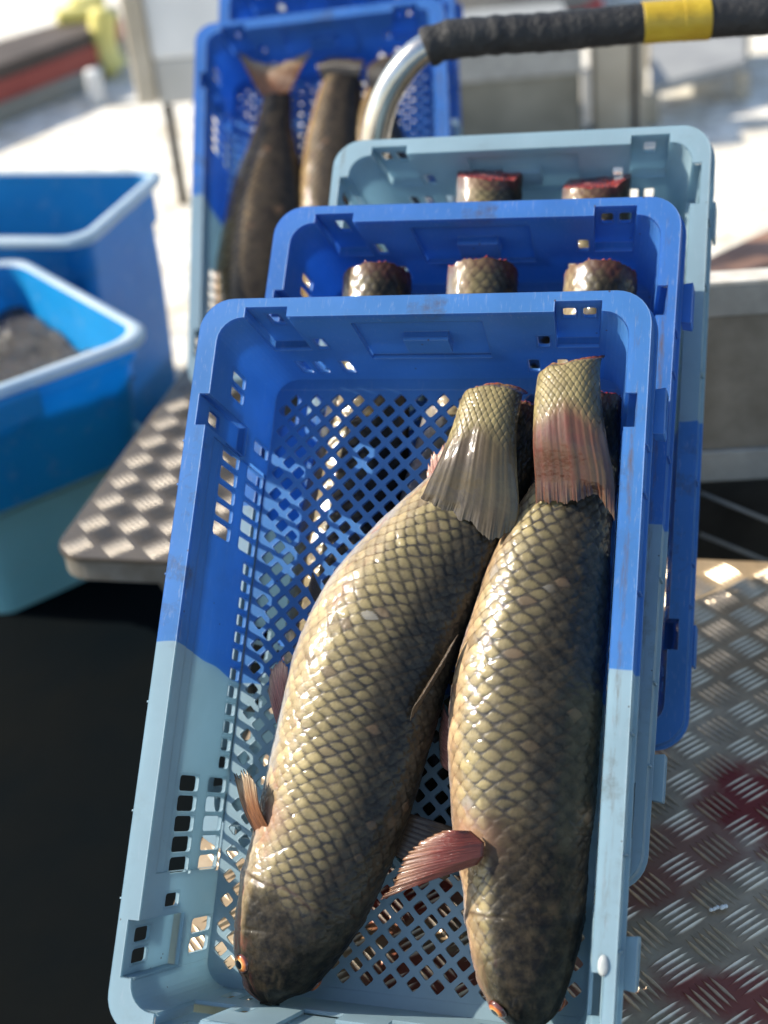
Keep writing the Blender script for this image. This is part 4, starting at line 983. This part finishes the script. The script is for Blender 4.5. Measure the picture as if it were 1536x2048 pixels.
# reddish striped trailer bed far left
pA, pB = atz(0, 252, 0), atz(212, 165, 0)
dv = Vector(pB - pA); dv.z = 0; Ld = dv.length; dn = dv.normalized(); bn = Vector((-dn.y, dn.x, 0))
Mr = Matrix(((dn.x, bn.x, 0, pA[0]), (dn.y, bn.y, 0, pA[1]), (0, 0, 1, 0), (0, 0, 0, 1)))
t = empty('flatbed_trailer', 'low brown flatbed with a faded red side stripe far off at the left', 'trailer', Mr)
fr = Mr.inverted() @ Vector(atz(244, 18, .17)); fl = Vector((-2.5, fr.y + .5, 0))
def bed(nm, e, z0, z1, m):
    mb = MB(); q = [(-2.5, e), (Ld - e, e), (fr.x - e, fr.y), (fl.x, fl.y)]
    mb.add([(x, y, z0) for x, y in q] + [(x, y, z1) for x, y in q], [(3, 2, 1, 0), (4, 5, 6, 7)] + [(k, (k + 1) % 4, 4 + (k + 1) % 4, 4 + k) for k in range(4)]); mb.obj(nm, m, t)
bed('grey_sill', 0, .004, .07, simple('grey sill', (.20, .20, .17), (.27, .26, .23), 4, .8))
bed('red_stripe', .01, .0705, .14, simple('faded red stripe', (.26, .045, .035), (.33, .075, .055), 4, .7))
bed('brown_bed', .02, .1405, .19, simple('brown tarpaulin', (.055, .042, .034), (.105, .082, .070), 2.5, .85, 0, .5, .02))
M_yel = simple('yellow plastic', (.62, .52, .12), (.72, .66, .24), 6, .5)
def blob_box(name, label, cat, px, py, z, sx, sy, sz, m, rot=0):
    p_ = atz(px, py, z); t = MB()
    rings = [[(x, y, h) for x, y in rrect(0, 0, sx * f, sy * f, min(sx, sy) * .4 * f, 4)] for h, f in ((0, .86), (sz * .12, .97), (sz * .85, 1), (sz, .9))]
    t.loft(rings, True, True, True); o = t.obj(name, m, None, smooth=True); o.matrix_world = Matrix.Translation((p_[0], p_[1], z)) @ Matrix.Rotation(R(rot), 4, 'Z')
    return tag(o, label, cat)
p_ = atz(225, 150, 0)
pts = [aty(x, y, p_[1] - .05) for x, y in ((206, 20), (205, 60), (208, 90), (218, 118), (236, 140))]
tag(tube(interp_path(pts, 24), .05, 12).obj('yellow_hose', M_yel, None, smooth=True), 'thick yellow hose hanging beside the white container at the top left', 'hose')
for i, (x, y) in enumerate(((176, 20), (150, 44))):
    tag(blob_box('yellow_box', ['orange yellow box on the brown flatbed, the farther and higher one', 'orange yellow box on the brown flatbed, the nearer and lower one'][i], 'box', x, y, .1905, .07, .04, .05, M_yel, 20), None, None, 'yellow boxes on the flatbed')
blob_box('white_bucket', 'small white bucket standing on the bright gravel by the flatbed', 'bucket', 197, 208, .002, .026, .026, .12, M_white)
blob_box('grey_sack', 'speckled grey sack on the pale ground behind the trolley grip at the top', 'sack', 990, 10, .02, .42, .3, .35, simple('speckled sack', (.16, .15, .14), (.36, .35, .33), 60, .9, 0, .6, .01), 10)
p_ = atz(1030, 40, .0)
mb = MB(); mb.box((-.35, -.03, 0.003), (.35, .03, .05)); o = mb.obj('red_beam', simple('red beam', (.45, .04, .05), (.55, .09, .08), 8, .6), None, bevel=.006); o.matrix_world = Matrix.Translation((p_[0], p_[1], 0)) @ Matrix.Rotation(R(8), 4, 'Z')
tag(o, 'thin red beam lying on the pale ground below the grey sack', 'beam')

# ------------------------------------------------------------------ small bits on the plate
p_ = atz(1437, 1822, PLATE)
mb = MB(); r_ = random.Random(3)
for k in range(7):
    cx_, cy_, rad = (k - 3) * .0022 + r_.uniform(-.0008, .0008), r_.uniform(-.0014, .0014), r_.uniform(.0016, .0026)
    rings = [[(cx_ + rad * math.sin(R(a)) * math.cos(q), cy_ + rad * math.sin(R(a)) * math.sin(q), .0016 + rad * (1 + math.cos(R(a))) * .8) for q in [2 * math.pi * j / 8 for j in range(8)]] for a in (175, 130, 90, 50, 5)]
    mb.loft(rings, True, True, True)
o = mb.obj('white_crumb', simple('white foam crumb', (.7, .68, .62), (.82, .80, .76), 50, .8), None, smooth=True); o.matrix_world = Matrix.Translation((p_[0], p_[1], PLATE)) @ Matrix.Rotation(R(10), 4, 'Z')
tag(o, 'small white foam crumb on the checker plate at the lower right', 'crumb')

Mf = CM[1] @ Matrix.Translation((.1905, -.2205, .0001))
mb = MB(); mb.loft([[(.0042 * f * math.cos(a), .0078 * f * math.sin(a), z) for a in [2 * math.pi * k / 16 for k in range(16)]] for f, z in ((1, 0), (.95, .0008), (.7, .0016), (.3, .002), (.02, .0021))], True, True, True)
o = mb.obj('white_fleck', simple('white fleck', (.28, .31, .31), (.38, .40, .39), 80, .5), None, smooth=True); o.matrix_world = Mf
tag(o, 'small white fleck stuck on the right rim of the front crate', 'fleck')
